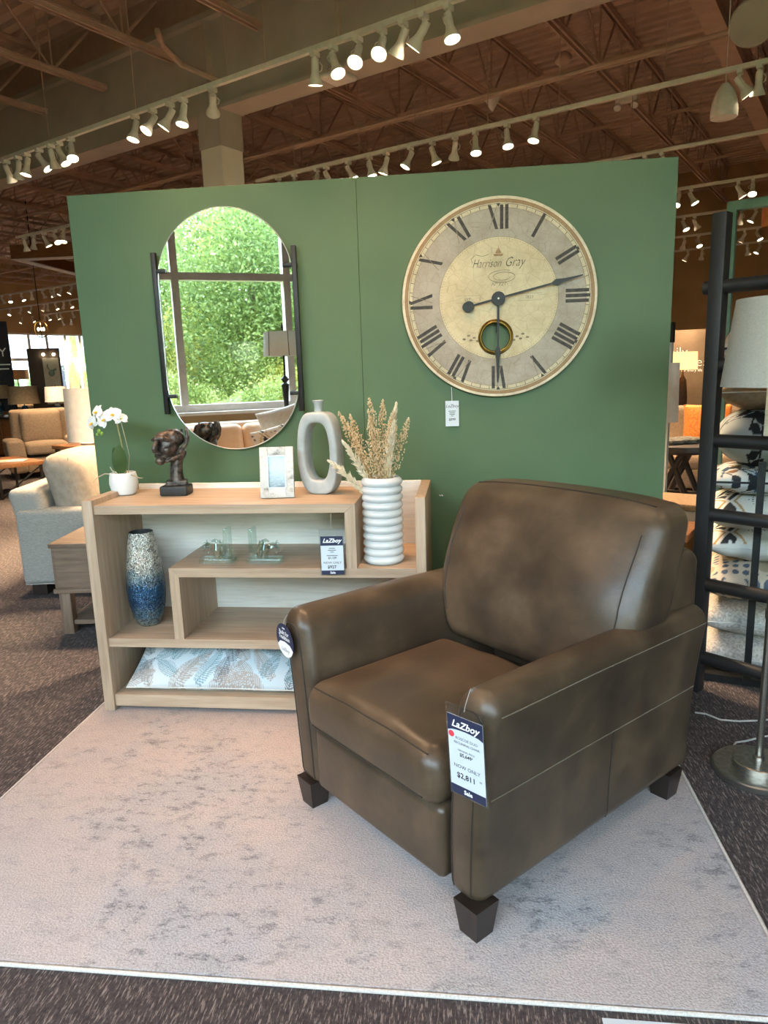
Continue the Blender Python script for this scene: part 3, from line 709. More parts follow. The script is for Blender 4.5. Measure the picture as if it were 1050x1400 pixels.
m.ball((-.030, -.046, .236), (.012, .008, .009), 10, 6); m.ball((-.068, -.030, .238), (.008, .010, .009), 10, 6)
m.tube([(-.084, -.034, .258), (-.064, -.060, .266), (-.034, -.062, .266), (-.004, -.048, .254)], [.007, .011, .011, .006], 10)  # brow ridge
m.ball((-.022, -.048, .212), (.020, .015, .018), 12, 8); m.ball((-.076, -.022, .212), (.013, .018, .018), 12, 8)                         # cheek
m.ball((.036, -.008, .188), (.022, .030, .034), 14, 10, Matrix.Rotation(math.radians(25), 3, 'Y'))    # palm
for i, (y, L) in enumerate(((-.034, .92), (-.017, 1.05), (.0, 1.0), (.017, .86))):
    limb([(.034, y, .198), (.062, y*1.05, .235), (.070, y, .235+.035*L), (.068, y*.9, .235+.066*L)], [.0105, .0095, .0088, .0072], 10)
limb([(.02, -.034, .176), (-.008, -.046, .168), (-.032, -.048, .160)], [.0105, .0095, .0075], 10)    # thumb under the chin
for k in range(16):
    a = rnd.uniform(0, 2*PI); m.ball((.012+.034*math.cos(a), .002+.034*math.sin(a), .288+rnd.uniform(-.012, .012)), rnd.uniform(.006, .011), 7, 5)
fo = m.build('face_and_hand', 'bronze_cast', scu, rot=(0, 0, math.radians(14)))
md = fo.modifiers.new('remesh', 'REMESH'); md.mode = 'VOXEL'; md.voxel_size = .0022; md.use_smooth_shade = True
md = fo.modifiers.new('smooth', 'SMOOTH'); md.iterations = 2; md.factor = .5

# photo frame
p = onz(380, 681, ZT)
fr = thing('photo_frame', 'pale marbled picture frame with a lake print leaning on the bookcase', 'picture frame', (p.x, p.y, ZT+.001), rot=(math.radians(-11), 0, math.radians(6)))
W2, H2 = .074, .222
for (name, x0, x1, z0, z1) in (('frame_side', -W2, -W2+.036, 0, H2), ('frame_side', W2-.036, W2, 0, H2), ('frame_rail', -W2+.036, W2-.036, 0, .044), ('frame_rail', -W2+.036, W2-.036, H2-.04, H2)):
    MB().box(x0, x1, -.014, 0, z0, z1, .002).build(name, 'marble_frame', fr)
MB().box(-W2+.036, W2-.036, -.006, -.003, .044, H2-.04).build('print', 'lake_print', fr, smooth=False)
m = MB()
for (x0, x1, z0, z1) in ((-W2+.034, -W2+.038, .042, H2-.038), (W2-.038, W2-.034, .042, H2-.038), (-W2+.034, W2-.034, .042, .046), (-W2+.034, W2-.034, H2-.042, H2-.038)): m.box(x0, x1, -.016, -.012, z0, z1)
m.build('inner_bead', 'brushed_nickel', fr, smooth=False)
MB().box(-W2, W2, 0, .006, 0, H2).build('backing', 'warm_wood', fr, smooth=False)
MB().add([(-.02, .006, .16), (.02, .006, .16), (.02, .085, .004), (-.02, .085, .004), (-.02, .01, .16), (.02, .01, .16), (.02, .09, .006), (-.02, .09, .006)], [(0, 1, 2, 3), (7, 6, 5, 4), (0, 4, 5, 1), (2, 6, 7, 3), (0, 3, 7, 4), (1, 5, 6, 2)]).build('easel_back', 'warm_wood', fr, smooth=False)

# grey vase with an open middle
p = onz(441, 674, ZT)
vz = thing('open_vase', 'matte grey ceramic vase with a large open middle and thin neck', 'vase', (p.x, p.y, ZT), math.radians(-14))
NR = 72; outer = []; inner = []
def sup(a, rx, rz, n_): c_, s_ = math.cos(a), math.sin(a); return (rx*math.copysign(abs(c_)**(2/n_), c_), rz*math.copysign(abs(s_)**(2/n_), s_))
rows = []
for k in range(NR):
    a = 2*PI*k/NR
    ox, oz = sup(a, .098, .182, 3.6); ix, iz = sup(a, .060, .128, 3.0)
    oz += .182; iz += .19
    tp = lambda z: 1-.16*max(0, .14-z)/.14-.12*max(0, z-.2)/.16
    ox *= tp(oz); ix *= tp(iz)
    r_ = .010; D = .043
    dx, dz = ix-ox, iz-oz; L = math.hypot(dx, dz); dx /= L; dz /= L
    sec = []
    for (t, y) in ((0, D-r_), (.3*r_, D-.3*r_), (r_, D), (L-r_, D), (L-.3*r_, D-.3*r_), (L, D-r_), (L, -D+r_), (L-.3*r_, -D+.3*r_), (L-r_, -D), (r_, -D), (.3*r_, -D+.3*r_), (0, -D+r_)):
        sec.append((ox+dx*t, y, max(0, oz+dz*t)))
    rows.append(sec)
m = MB(); n_ = 12; m.add([q for s_ in rows for q in s_], [(k*n_+j, k*n_+(j+1) % n_, ((k+1) % NR)*n_+(j+1) % n_, ((k+1) % NR)*n_+j) for k in range(NR) for j in range(n_)])
m.build('body', 'grey_ceramic', vz, angle=50)
MB().lathe([(.024, .355), (.0185, .368), (.0175, .385), (.020, .400), (.025, .409), (.0255, .413), (.022, .414), (.016, .408), (.014, .38)], 28).build('neck', 'grey_ceramic', vz)

# ribbed vase
p = onz(525, 768, ZM)
RV = Vector((p.x, p.y+.008, ZM))
rv = thing('ribbed_vase', 'tall glossy white ring-ribbed vase holding dried grass', 'vase', RV)
prof = [(.06, 0), (.075, .002)]; NRB = 11; HV = .372
for i in range(NRB):
    for t in np.linspace(0, 1, 9):
        prof.append((.0765+.0115*math.sin(PI*t)**.7, .004+(i+t)*(HV-.008)/NRB))
prof += [(.074, HV), (.070, HV-.004), (.068, HV-.03), (.066, .1), (.0, .09)]
MB().lathe(prof, 48, caps=False).build('body', 'gloss_white', rv, angle=80)
# dried grass: every stem is its own thing
def plume(kind, bend, L, tw, seed):
    rr = random.Random(seed); pts = []
    for i in range(9):
        t = i/8; pts.append(Vector((bend[0]*t**1.4*L, bend[1]*t**1.4*L, L*t*(1-.18*t*(abs(bend[0])+abs(bend[1]))))))
    m = MB(); c0 = .46 if kind != 'grass' else .40
    n = 260 if kind == 'grass' else 200
    for i in range(n):
        t = c0+(1-c0)*rr.random()**.9; k = min(7, int(t*8)); f_ = t*8-k; q = pts[k].lerp(pts[k+1], f_)
        a = rr.uniform(0, 2*PI); wid = tw*math.sin(PI*min(1, (t-c0)/(1-c0)*.86+.12))**.8
        rad = wid*rr.uniform(.25, 1) if kind == 'grass' else wid*rr.uniform(.1, 1)
        tang = (pts[k+1]-pts[k]).normalized()
        o = Vector((math.cos(a), math.sin(a), 0)); o = (o-tang*o.dot(tang)).normalized()
        e_ = q+o*rad+tang*rad*.7
        if kind == 'grass':
            rs = rr.uniform(.0018, .0036); s3 = m.ball(e_, (rs, rs, rs*1.4), 5, 3)
        else:
            e2 = q+o*rad*1.05+tang*(.016+rad*.6); m.tube([q+tang*.0, (q+e2)/2+o*.002, e2], [.0012, .0028, .0006], 4, caps=False)
    return pts, m
p_top = RV+Vector((-.005, 0, HV-.22))
specs = [('grass', (-.32, -.05), .53), ('grass', (-.1, .03), .56), ('grass', (.03, .1), .55), ('grass', (.16, .05), .53), ('grass', (-.22, .12), .51), ('grass', (.1, -.08), .50), ('grass', (.22, .12), .49),
         ('reed', (-.36, -.16), .41), ('reed', (-.62, -.12), .335), ('reed', (.12, -.14), .47), ('reed', (.14, .02), .53), ('grass', (-.03, -.12), .48), ('grass', (-.30, .0), .46), ('grass', (.1, .0), .5), ('grass', (-.05, .0), .47), ('grass', (.2, .12), .45)]
for i, (kind, bend, L) in enumerate(specs):
    pts, m = plume(kind, bend, L, .026 if kind == 'grass' else .024, 100+i)
    off = Vector((rnd.uniform(-.02, .02), rnd.uniform(-.02, .02), 0))
    lab = 'tan dried grass stem with loose seed heads in the ribbed vase' if kind == 'grass' else 'pale feathery dried reed stem in the ribbed vase'
    t_ = thing('dried_grass_stem' if kind == 'grass' else 'dried_reed_stem', lab, 'dried stem', p_top+off, 0, 'tan dried grass stems in the ribbed vase' if kind == 'grass' else 'pale reeds in the ribbed vase')
    MB().tube(pts, [.0022]*5+[.0016]*4, 5).build('stalk', 'dried_stem', t_)
    s_ = m.build('seed_head', 'dried_grass' if kind == 'grass' else 'dried_grass_pale', t_, smooth=False); s_['kind'] = 'stuff'

# glitter vase
p = onz(205, 852, ZL)
gv = thing('mosaic_vase', 'tall glittering vase fading from silver to deep blue', 'vase', (p.x, p.y, ZL))
HG = .445; pr = [(.0, .001), (.045, 0), (.056, .010), (.070, .05), (.081, .10), (.0865, .15), (.0875, .19), (.086, .23), (.079, .30), (.068, .37), (.0585, .42), (.0535, HG)]
MB().lathe(pr, 48, caps=False).build('body', 'glitter_glaze', gv, angle=80)
MB().lathe([(.0535, HG), (.0505, HG), (.050, HG-.02), (.06, .34), (.07, .2), (.0, .15)], 40, caps=False).build('opening', 'vase_inside', gv, angle=80)

# crystal bookends
def bookend(px, sg, lab):
    p = onz(px, 768, ZM); b_ = thing('crystal_bookend', lab, 'bookend', (p.x, p.y, ZM+.0005), 0)
    MB().rbox((0, 0, .009), (.150, .075, .018), .002).build('base_slab', 'crystal', b_)
    MB().rbox((sg*.052, 0, .019+.0675), (.016, .073, .135), .002).build('upright_slab', 'crystal', b_)
    m = MB(); rr = random.Random(5)
    m.tube([(sg*.005, 0, .0185), (sg*.0, 0, .045), (-sg*.015, 0, .068), (-sg*.04, 0, .078), (-sg*.06, 0, .066), (-sg*.068, 0, .048)], [.020, .017, .015, .012, .009, .005], 10)
    m.tube([(sg*.02, 0, .0185), (sg*.026, 0, .05), (sg*.015, 0, .085), (-sg*.008, 0, .098), (-sg*.022, 0, .092)], [.018, .014, .011, .008, .004], 10)
    for k in range(7): m.tube([(sg*.02-sg*k*.01, rr.uniform(-.02, .02), .05+.003*k), (sg*.025-sg*k*.013, rr.uniform(-.028, .028), .088+rr.uniform(-.02, .012))], [.006, .0025], 6)
    for k in range(5): m.ball((-sg*(.045+.012*rr.random()), rr.uniform(-.025, .025), .03+.05*rr.random()), rr.uniform(.005, .009), 8, 6)
    m.build('wave', 'crystal', b_)
bookend(298, 1, 'crystal wave bookend whose splash points to the glittering vase'); bookend(363, -1, 'crystal wave bookend whose splash points to the sale card')

# fern pillow
def fern_color():
    rr = random.Random(3); fr_ = []
    for k in range(60):
        x0 = -.42+.88*((k % 20)/19)+rr.uniform(-.03, .03); y0 = -.18+.13*(k//20)+rr.uniform(-.04, .04)
        fr_.append((x0, y0, rr.choice((1, -1))*rr.uniform(.25, 1.1)+PI/2, rr.uniform(.12, .19), rr.choice((0, 0, 0, 1, 1, 2)), rr.uniform(-1.6, 1.6)))
    tones = (lin('7f9ba3')[:3], lin('a3988f')[:3], lin('6f7478')[:3]); bgc = (lin('cfd3d2')[:3], lin('b3cad4')[:3])
    def col(x, y, u, v, sgn):
        f_ = .5+.5*math.sin(5*x+2*y+1); c = [bgc[0][i]*(1-f_*.6)+bgc[1][i]*f_*.6 for i in range(3)]
        if sgn < 0 and v > -.9: return tuple(bgc[0])
        for (x0, y0, an, L, tn, cv) in fr_:
            dx, dy = x-x0, y-y0; s_ = dx*math.cos(an)+dy*math.sin(an)
            if s_ < 0 or s_ > L: continue
            t = -dx*math.sin(an)+dy*math.cos(an)-cv*s_*s_
            wd = .034*math.sin(PI*(.12+.86*s_/L))**.8
            if abs(t) < wd:
                ph_ = ((s_-.7*abs(t))/.0095) % 1
                if ph_ < .52 or abs(t) < .0018: return tones[tn]
        return tuple(c)
    return col
pe = thing('fern_pillow', 'blue and white fern print lumbar pillow on the bottom oak shelf', 'pillow', (-1.14, 3.03, Z0_+.105), rot=(math.radians(27), 0, 0))
me = pillow_mesh('cover', 'fern_print', .84, .37, .14, (300, 132), fern_color(), .03, 3.0, 4); put('cover', me, pe)
MB().tube(seam_loop(.84, .37, .03, 24), .003, 6, closed=True).build('piping', 'pillow_back', pe)

# ------------------------------------------------------------------ mirror
MXC, MZC, MR, MH2 = -1.106, 1.692, .320, .547
mi = thing('wall_mirror', 'tall pill-shaped mirror with black side bars on the green wall', 'mirror', (MXC, WY, MZC))
def pill(r_, h2, n=40): return [(r_*math.cos(a), (h2-r_)+r_*math.sin(a)) for a in np.linspace(0, PI, n)]+[(r_*math.cos(a), -(h2-r_)+r_*math.sin(a)) for a in np.linspace(PI, 2*PI, n)]
MB().prism(pill(MR, MH2), -.030, -.024).build('glass', 'mirror_glass', mi, smooth=False)
MB().prism(pill(MR-.02, MH2-.02), -.0239, -.001).build('backing', 'black_metal', mi, smooth=False)
MB().tube([(x, -.0275, z) for x, z in pill(MR+.001, MH2+.001)], .0032, 8, closed=True).build('bevelled_edge', 'mirror_edge', mi)
for sg in (-1, 1):
    MB().box(sg*.331-.011, sg*.331+.011, -.045, -.02, 1.318-MZC, 2.058-MZC, .002).build('side_bar', 'black_metal', mi)
    for z in (1.975, 1.402):
        x0, x1 = sorted((sg*.331, sg*.278)); MB().box(x0, x1, -.043, -.0305, z-MZC-.009, z-MZC+.009, .002).build('bracket', 'black_metal', mi)
        MB().box(sg*.331-.008, sg*.331+.008, -.022, 0, z-MZC-.008, z-MZC+.008).build('wall_mount', 'black_metal', mi)

# ------------------------------------------------------------------ clock
CX, CZ, CR = .139, 1.789, .4275
ck = thing('wall_clock', 'large round antique-style roman numeral wall clock on the green wall', 'clock', (CX, WY, CZ))
HX, HZ, HR = -.012, -.165, .062
YF = -.028
N = 96
oc = [(CR*math.cos(2*PI*k/N), CR*math.sin(2*PI*k/N)) for k in range(N)]; ic = [(HX+HR*math.cos(2*PI*k/N), HZ+HR*math.sin(2*PI*k/N)) for k in range(N)]
m = MB(); v = []
for y in (YF, -.006):
    for (x, z) in oc: v.append((x, y, z))
    for (x, z) in ic: v.append((x, y, z))
# ring quads between hole and rim, graded so that the print stays even
K = 8; ringv = []; 
for j in range(K+1):
    t = j/K
    for k in range(N): ringv.append((ic[k][0]*(1-t)+oc[k][0]*t, YF, ic[k][1]*(1-t)+oc[k][1]*t))
f = [(j*N+k, j*N+(k+1) % N, (j+1)*N+(k+1) % N, (j+1)*N+k) for j in range(K) for k in range(N)]
m.add(ringv, f)
face = m.build('face', 'clock_print', ck, smooth=False)
m = MB(); m.add([(x, YF, z) for x, z in oc]+[(x*1.004, YF+.003, z*1.004) for x, z in oc]+[(x*1.004, -.004, z*1.004) for x, z in oc]+[(x*.98, -.004, z*.98) for x, z in oc],
    [(j*N+k, j*N+(k+1) % N, (j+1)*N+(k+1) % N, (j+1)*N+k) for j in range(3) for k in range(N)]); m.build('rim', 'clock_edge', ck, angle=60)
m = MB(); m.add([(x, YF, z) for x, z in ic]+[(x, -.004, z) for x, z in ic], [(k, (k+1) % N, N+(k+1) % N, N+k) for k in range(N)]); m.build('opening_wall', 'clock_edge', ck)
MB().tube([(HX+(HR+.004)*math.cos(a), YF-.004, HZ+(HR+.004)*math.sin(a)) for a in np.linspace(0, 2*PI, 48, endpoint=False)], .0058, 10, closed=True).build('brass_ring', 'brass', ck)
MB().tube([(HX+(HR+.0125)*math.cos(a), YF-.002, HZ+(HR+.0125)*math.sin(a)) for a in np.linspace(0, 2*PI, 48, endpoint=False)], .004, 8, closed=True).build('brass_ring', 'brass', ck)
MB().tube([(0, -.012, .02), (HX*.5, -.012, HZ+.02)], .003, 6).build('pendulum_rod', 'black_metal', ck)
# numerals: strokes in (across, radial) with thick and thin bars, tops outward
RI, RO = .292, .392
def stroke(m, a, x0, r0, x1, r1, wd, y):
    q = []
    L = math.hypot(x1-x0, r1-r0); nx, nr = -(r1-r0)/L*wd/2, (x1-x0)/L*wd/2
    for (x, r_) in ((x0+nx, r0), (x1+nx, r1), (x1-nx, r1), (x0-nx, r0)):
        X = x; q.append((X*math.cos(a)+r_*math.sin(a), y, -X*math.sin(a)+r_*math.cos(a)))
    m.add(q+[(p_[0], p_[1]+.0006, p_[2]) for p_ in q], [(0, 1, 2, 3), (0, 4, 5, 1), (1, 5, 6, 2), (2, 6, 7, 3), (3, 7, 4, 0)])
B, T = .0145, .003
def numeral(h, txt):
    a = 2*PI*h/12; m = MB(); t = MB(); wid = {'I': .022, 'V': .045, 'X': .050}; tot = sum(wid[c_] for c_ in txt); x = -tot/2
    for c_ in txt:
        w_ = wid[c_]; xm = x+w_/2
        if c_ == 'I': stroke(m, a, xm, RI, xm, RO, B, YF-.0008)
        elif c_ == 'V': stroke(m, a, xm-.016, RO, xm, RI, B, YF-.0008); stroke(t, a, xm+.018, RO, xm, RI, T, YF-.0010)
        else: stroke(m, a, xm-.017, RO, xm+.015, RI, B, YF-.0008); stroke(t, a, xm+.017, RO, xm-.017, RI, T, YF-.0010)
        x += w_
    o = m.build('numeral', 'clock_ink', ck, smooth=False)
    if t.v: t.build('hairline', 'clock_ink_faint', o, smooth=False)
for h_, t_ in enumerate(('XII', 'I', 'II', 'III', 'IIII', 'V', 'VI', 'VII', 'VIII', 'IX', 'X', 'XI')): numeral(h_, t_)
m = MB()
for k in range(60):
    a = 2*PI*k/60
    if k % 5: stroke(m, a, 0, .380*1.0+.002, 0, .395, .0022, YF-.0008)
for r_ in (.3965,):
    m.tube([(r_*math.cos(a), YF-.0002, r_*math.sin(a)) for a in np.linspace(0, 2*PI, 96, endpoint=False)], .0008, 4, closed=True)
m.build('minute_track', 'clock_ink', ck, smooth=False)
m = MB()
for k in range(12):
    a = 2*PI*k/12; sgn = 1
    q = [(-.009, .398), (.009, .398), (0, .382)]
    m.add([(x*math.cos(a)+r_*math.sin(a), YF-.001, -x*math.sin(a)+r_*math.cos(a)) for x, r_ in q], [(0, 1, 2)])
m.build('hour_markers', 'clock_ink', ck, smooth=False)
m = MB()
for k in range(132):
    a = 2*PI*k/132; m.ball((.2535*math.sin(a), YF-.0002, .2535*math.cos(a)), .0014, 5, 3)
m.build('dotted_circle', 'clock_ink', ck, smooth=False)
text_obj('Harrison', .052, 'clock_ink', ck, (-.052, YF-.0012, .135), shear=.45, width=.125, bold=-.0007); text_obj('Gray', .058, 'clock_ink', ck, (.068, YF-.0012, .135), shear=.45, width=.085, bold=-.0007)
fl = []
for t in np.linspace(0, 1, 40): a = PI*.35+t*3.6*PI; r_ = .052*(1-.55*t); fl.append((-.0+.045*t*0+r_*1.35*math.cos(a)+.02, YF-.001, .105+r_*.55*math.sin(a)-.012))
MB().tube(fl, .0009, 5).build('flourish', 'clock_ink_faint', ck)
MB().tube([(-.112, YF-.001, .155), (-.12, YF-.001, .172), (-.1, YF-.001, .19), (-.07, YF-.001, .182), (-.04, YF-.001, .19)], .0009, 5).build('flourish', 'clock_ink_faint', ck)
text_obj('N\u00ba 121', .022, 'clock_ink_faint', ck, (0, YF-.0012, .055), shear=.35)
text_obj('1823', .018, 'clock_ink_faint', ck, (.135, YF-.0012, -.004)); text_obj('EST', .018, 'clock_ink_faint', ck, (-.135, YF-.0012, -.004))
m = MB()
for sg in (-1, 1):
    for (x0, x1, z) in ((.085, .19, .018), (.085, .19, -.012)): m.box(min(sg*x0, sg*x1), max(sg*x0, sg*x1), YF-.0008, YF-.0002, z-.0005, z+.0005)
    for (x, z) in ((.095, -.165), (.12, -.155), (.14, -.17), (.11, -.175), (.08, -.18)): m.ball((HX+sg*x, YF, z), (.008, .0008, .005), 8, 4)
m.build('ornament', 'clock_ink_faint', ck, smooth=False)
m = MB(); m.prism([(-.022, .190), (.022, .190), (.018, .180), (-.018, .180)], YF-.001, YF-.0002); m.prism([(-.014, .192), (-.002, .192), (-.002, .214)], YF-.001, YF-.0002); m.prism([(.0, .192), (.015, .192), (.0, .218)], YF-.001, YF-.0002)
m.box(-.0008, .0008, YF-.001, YF-.0002, .19, .224); m.build('ship_emblem', 'clock_ship', ck, smooth=False)
# hands
def hand(ang, L, spade0, spw, tail, mat='black_metal', y=YF-.012, wd=.010):
    a = math.radians(ang); m = MB()
    pts = [(-wd/2, 0), (-wd/2*.8, spade0), (-spw, spade0+.022), (-spw*.5, spade0+.06), (-.0025, L), (.0025, L), (spw*.5, spade0+.06), (spw, spade0+.022), (wd/2*.8, spade0), (wd/2, 0)]
    def rot_(x, z): return (x*math.cos(a)+z*math.sin(a), -x*math.sin(a)+z*math.cos(a))
    m.prism([rot_(x, z) for x, z in pts], y, y+.002)
    if tail:
        m.prism([rot_(x, z) for x, z in ((-wd/2, 0), (wd/2, 0), (wd/2*.9, -tail+.04), (-wd/2*.9, -tail+.04))], y, y+.002)
        m.prism([rot_(.024*math.cos(b_), -tail+.022+.024*math.sin(b_)*(1.0 if math.sin(b_) > 0 else 1.25)) for b_ in np.linspace(0, 2*PI, 20, endpoint=False)], y-.0004, y+.0022)
    m.build('hand', mat, ck, smooth=False)
hand(77, .372, .235, .014, .155, y=YF-.016); hand(180.5, .365, .205, .014, 0, y=YF-.012)
disc(MB(), 0, 0, .030, .030, YF-.018, YF-.001).build('hand_hub', 'black_metal', ck, smooth=False); disc(MB(), 0, 0, .004, .004, YF-.0185, YF-.018, 12).build('hub_pin', 'brushed_nickel', ck, smooth=False)
# tag hanging from the clock
p = ony(618, 548, WY-.012)
ct = thing('clock_price_tag', 'small white paper price tag hanging below the wall clock', 'price tag', (p.x, WY-.012, p.z), math.radians(2))
MB().box(-.031, .031, -.001, .0, -.117, 0).build('card', 'white_card', ct, smooth=False)
text_obj('LaZboy', .020, 'black_print', ct, (0, -.0014, -.03), shear=.35); dashes(ct, -.001, -.047, (.034, .026, .024, .012), .0075, h=.0013); text_obj('$399', .015, 'black_print', ct, (0, -.0014, -.09), bold=.0004)
MB().tube([(0, -.001, -.006), (-.001, 0, .03), (-.002, .004, .062)], .0011, 5).build('string', 'white_print', ct)

# ------------------------------------------------------------------ track lights
TZ = 3.7
def stem_mesh():
    m = MB(); m.box(-.02, .02, -.035, .035, -.03, 0); m.tube([(0, 0, -.03), (0, 0, -.07)], .011, 8); return m.data('mount', 'head_white')
def lamp_mesh():
    m = MB(); m.lathe([(.001, .045), (.024, .042), (.027, .02), (.027, -.045), (.034, -.07), (.052, -.105), (.056, -.125), (.050, -.125), (.045, -.105), (.02, -.095)], 18, caps=False)
    m.tube([(.03, 0, .02), (.05, 0, .0), (.045, 0, -.03), (.03, 0, -.04)], .004, 5); return m.data('lamp_head', 'head_white')
def bulb_mesh():
    m = MB(); m.lathe([(.0, -.118), (.02, -.1175), (.038, -.114), (.048, -.107)], 18, caps=False); return m.data('bulb', 'bulb_warm')
STEM, LAMP, BULB = stem_mesh(), lamp_mesh(), bulb_mesh()
def spot(parent, energy, size=62, blend=.7, col=(1, .72, .45)):
    l = bpy.data.lights.new('spot', 'SPOT'); l.energy = energy*KEY; l.spot_size = math.radians(size); l.spot_blend = blend; l.color = col; l.shadow_soft_size = .05
    o = bpy.data.objects.new('spot', l); COL.objects.link(o); o.parent = parent; o.location = (0, 0, -.14); return o
def track_head(pos, aim, label, group, energy=0, **k):
    t = thing('track_light', label, 'track light', pos, GA, group); put('mount', STEM, t)
    d = Matrix.Rotation(-GA, 3, 'Z') @ (Vector(aim)-(Vector(pos)+Vector((0, 0, -.085)))).normalized()
    h_ = put('lamp_head', LAMP, t, (0, 0, -.085), (-d).to_track_quat('Z', 'Y').to_euler()); put('bulb', BULB, h_)
    if energy: spot(h_, energy, **k)
    return t
def rail(v, u0, u1, label, z=TZ, wires=()):
    t = thing('track_rail', label, 'track rail', uv(0, v, z), GA)
    MB().box(u0, u1, -.018, .018, 0, .035).build('rail', 'track_white', t, smooth=False)
    for u in wires: MB().tube([(u, 0, .035), (u, 0, 5.1-z if False else ZD-.02-z)], .004, 5).build('hanger_wire', 'joist_brown', t)
def heads(v, pxs, label, group, energy, z=TZ, seed=0, back_=None):
    rr = random.Random(seed)
    for px in pxs:
        u = px_u(px, v, z); pos = uv(u, v, z)
        a = rr.uniform(0, 2*PI); tilt = rr.uniform(.2, .8)
        aim = pos+Vector((math.cos(a)*tilt, math.sin(a)*tilt, -1))*3
        if abs(px-290) < 1: aim = uv(-6.05, 5.7, 2.2)
        track_head(pos, aim, label, group, energy)
V1, V2, V3 = 4.36, 6.66, 8.6
rail(V1, -22, -1.0, 'white lighting track running in front of the grey beam', wires=(-9.2, -7.95, -6.7, -5.4, -4.3, -3.9, -3.2, -2.6))
heads(V1, (8, 24, 36, 53, 69, 80, 96, 184, 208, 232, 250, 290, 430, 455, 489, 522, 551, 579, 613), 'white bell track light on the rail in front of the grey beam', 'track lights on the rail in front of the beam', 230, seed=3)
rail(V2, -11.4, -8.6, 'short white lighting track near the wooden ceiling frame', wires=(-11, -9.5))
heads(V2, (33, 45, 60, 74, 86), 'white bell track light on the short rail by the wooden ceiling frame', 'track lights on the short rail', 230, seed=4)
rail(V2, -6.2, -.3, 'white lighting track showing just above the green wall', wires=(-5.6, -4.7, -4.0, -3.2, -2.5, -1.6))
heads(V2, (380, 402, 433, 446, 476, 505, 528, 561, 591, 622, 650, 693, 733, 1012, 1039), 'white bell track light on the rail behind the green wall', 'track lights on the rail behind the green wall', 230, seed=5)
rail(V3, -2.9, 1.5, 'white lighting track behind the teal frame', wires=(-2.4, -1.7))
heads(V3, (882, 905), 'white bell track light on the rail behind the teal frame', 'track lights behind the teal frame', 230, seed=6)
# rails further back
for k, (v, u0, u1) in enumerate(((10.6, -22, 2), (12.6, -24, 1), (14.6, -24, 1), (16.4, -22, 1))):
    rail(v, u0, u1, ('long pale lighting track deep in the shop', 'white lighting track above the far armchairs', 'lighting track before the last row', 'last lighting track by the tan rear wall')[k])
    rr = random.Random(50+k)
    lab = ('small track light on the long pale rail deep in the shop', 'small track light on the rail above the far armchairs', 'small track light on the rail before the last row', 'small track light on the last rail by the tan wall')[k]
    pxs = [x+rr.uniform(-3, 3) for x in (2, 15, 28, 44, 58, 66, 75, 84, 96)[k % 2::1]]+[930+rr.uniform(-2, 2)+k*3, 945+k*5, 1010+k*4, 1030+k*3]
    for px in pxs:
        u = px_u(px, v, TZ); pos = uv(u, v, TZ); a = rr.uniform(0, 2*PI)
        track_head(pos, pos+Vector((math.cos(a)*.5, math.sin(a)*.5, -1)), lab, 'track lights on far rail %s' % 'abcd'[k], 290)
# rails over the display (above and behind the camera): these light the armchair, the shelf and the wall
rail(2.1, -6, 4, 'white lighting track over the rug', wires=(-4, -1, 2)); rail(-.3, -6, 4, 'white lighting track between the shop window and the rug', wires=(-4, -1, 2))
def key(v, u, aim, e_, **k): track_head(uv(u, v, TZ), aim, 'white track light on the rail over the rug' if v > 0 else 'white track light on the rail by the shop window', 'track lights over the display', e_, **k)
WARM = (1, .62, .35)
key(2.1, -3.0, Vector((-1.1, 2.0, 0)), 46, col=WARM); key(2.1, -2.4, Vector((-1.1, 3.15, .95)), 46, col=WARM, size=50); key(2.1, -1.6, Vector((-.5, 3.1, .9)), 46, col=WARM, size=50); key(2.1, -.6, Vector((.1, 3.34, 2.0)), 14, col=WARM)
key(2.1, -1.0, Vector((-.1, 2.1, .5)), 22, col=WARM, size=45)
key(-.3, -3.2, Vector((-.9, 2.0, 0)), 38, col=WARM); key(-.3, -2.0, Vector((-1.3, 3.34, 2.3)), 15, col=WARM); key(-.3, -1.0, Vector((-.2, 3.34, 2.4)), 11, col=WARM); key(-.3, -2.6, Vector((-1, 1.2, 0)), 38, col=WARM)
key(-.3, -3.8, Vector((-2.6, -.4, .5)), 90, col=WARM); key(-.3, -1.2, Vector((-1.7, -.6, .7)), 60, col=WARM)  # two heads added only to brighten the sofa reflected in the mirror
key(-.3, .3, Vector((.3, 2.3, .6)), 15, col=WARM); key(2.1, .6, Vector((1.4, 3.0, .8)), 15, col=WARM)

# ------------------------------------------------------------------ ceiling fittings
p = onz(990, 154, 3.42)
t = thing('pendant_speaker', 'white egg-shaped pendant loudspeaker hanging beside the round grey disc', 'speaker', p)
MB().lathe([(.001, .22), (.03, .21), (.065, .16), (.092, .09), (.102, .02), (.103, -.03), (.098, -.04)], 28, caps=False).build('shell', 'signal_white', t)
MB().lathe([(.098, -.04), (.06, -.043), (.0, -.044)], 28, caps=False).build('grille', 'cloud_white', t)
MB().tube([(0, 0, .21), (0, 0, .35), (0, 0, ZD-3.57)], .004, 5).build('cable', 'track_white', t)
p = onz(1030, 30, 4.1)
t = thing('ceiling_disc', 'large plain grey round disc hung under the roof joists', 'ceiling fitting', p, rot=(math.radians(-52), math.radians(22), 0))
MB().lathe([(.0, -.03), (.165, -.028), (.175, -.02), (.175, .02), (.165, .03), (.0, .03)], 40, caps=False).build('disc', 'beam_grey', t)
MB().tube([(0, 0, .03), (.0, .1, .15)], .03, 8).build('bracket', 'joist_brown', t)
p = onz(463, 106, 4.0)
t = thing('access_point', 'flat white square ceiling unit hanging below the grey beam', 'ceiling fitting', p, GA)
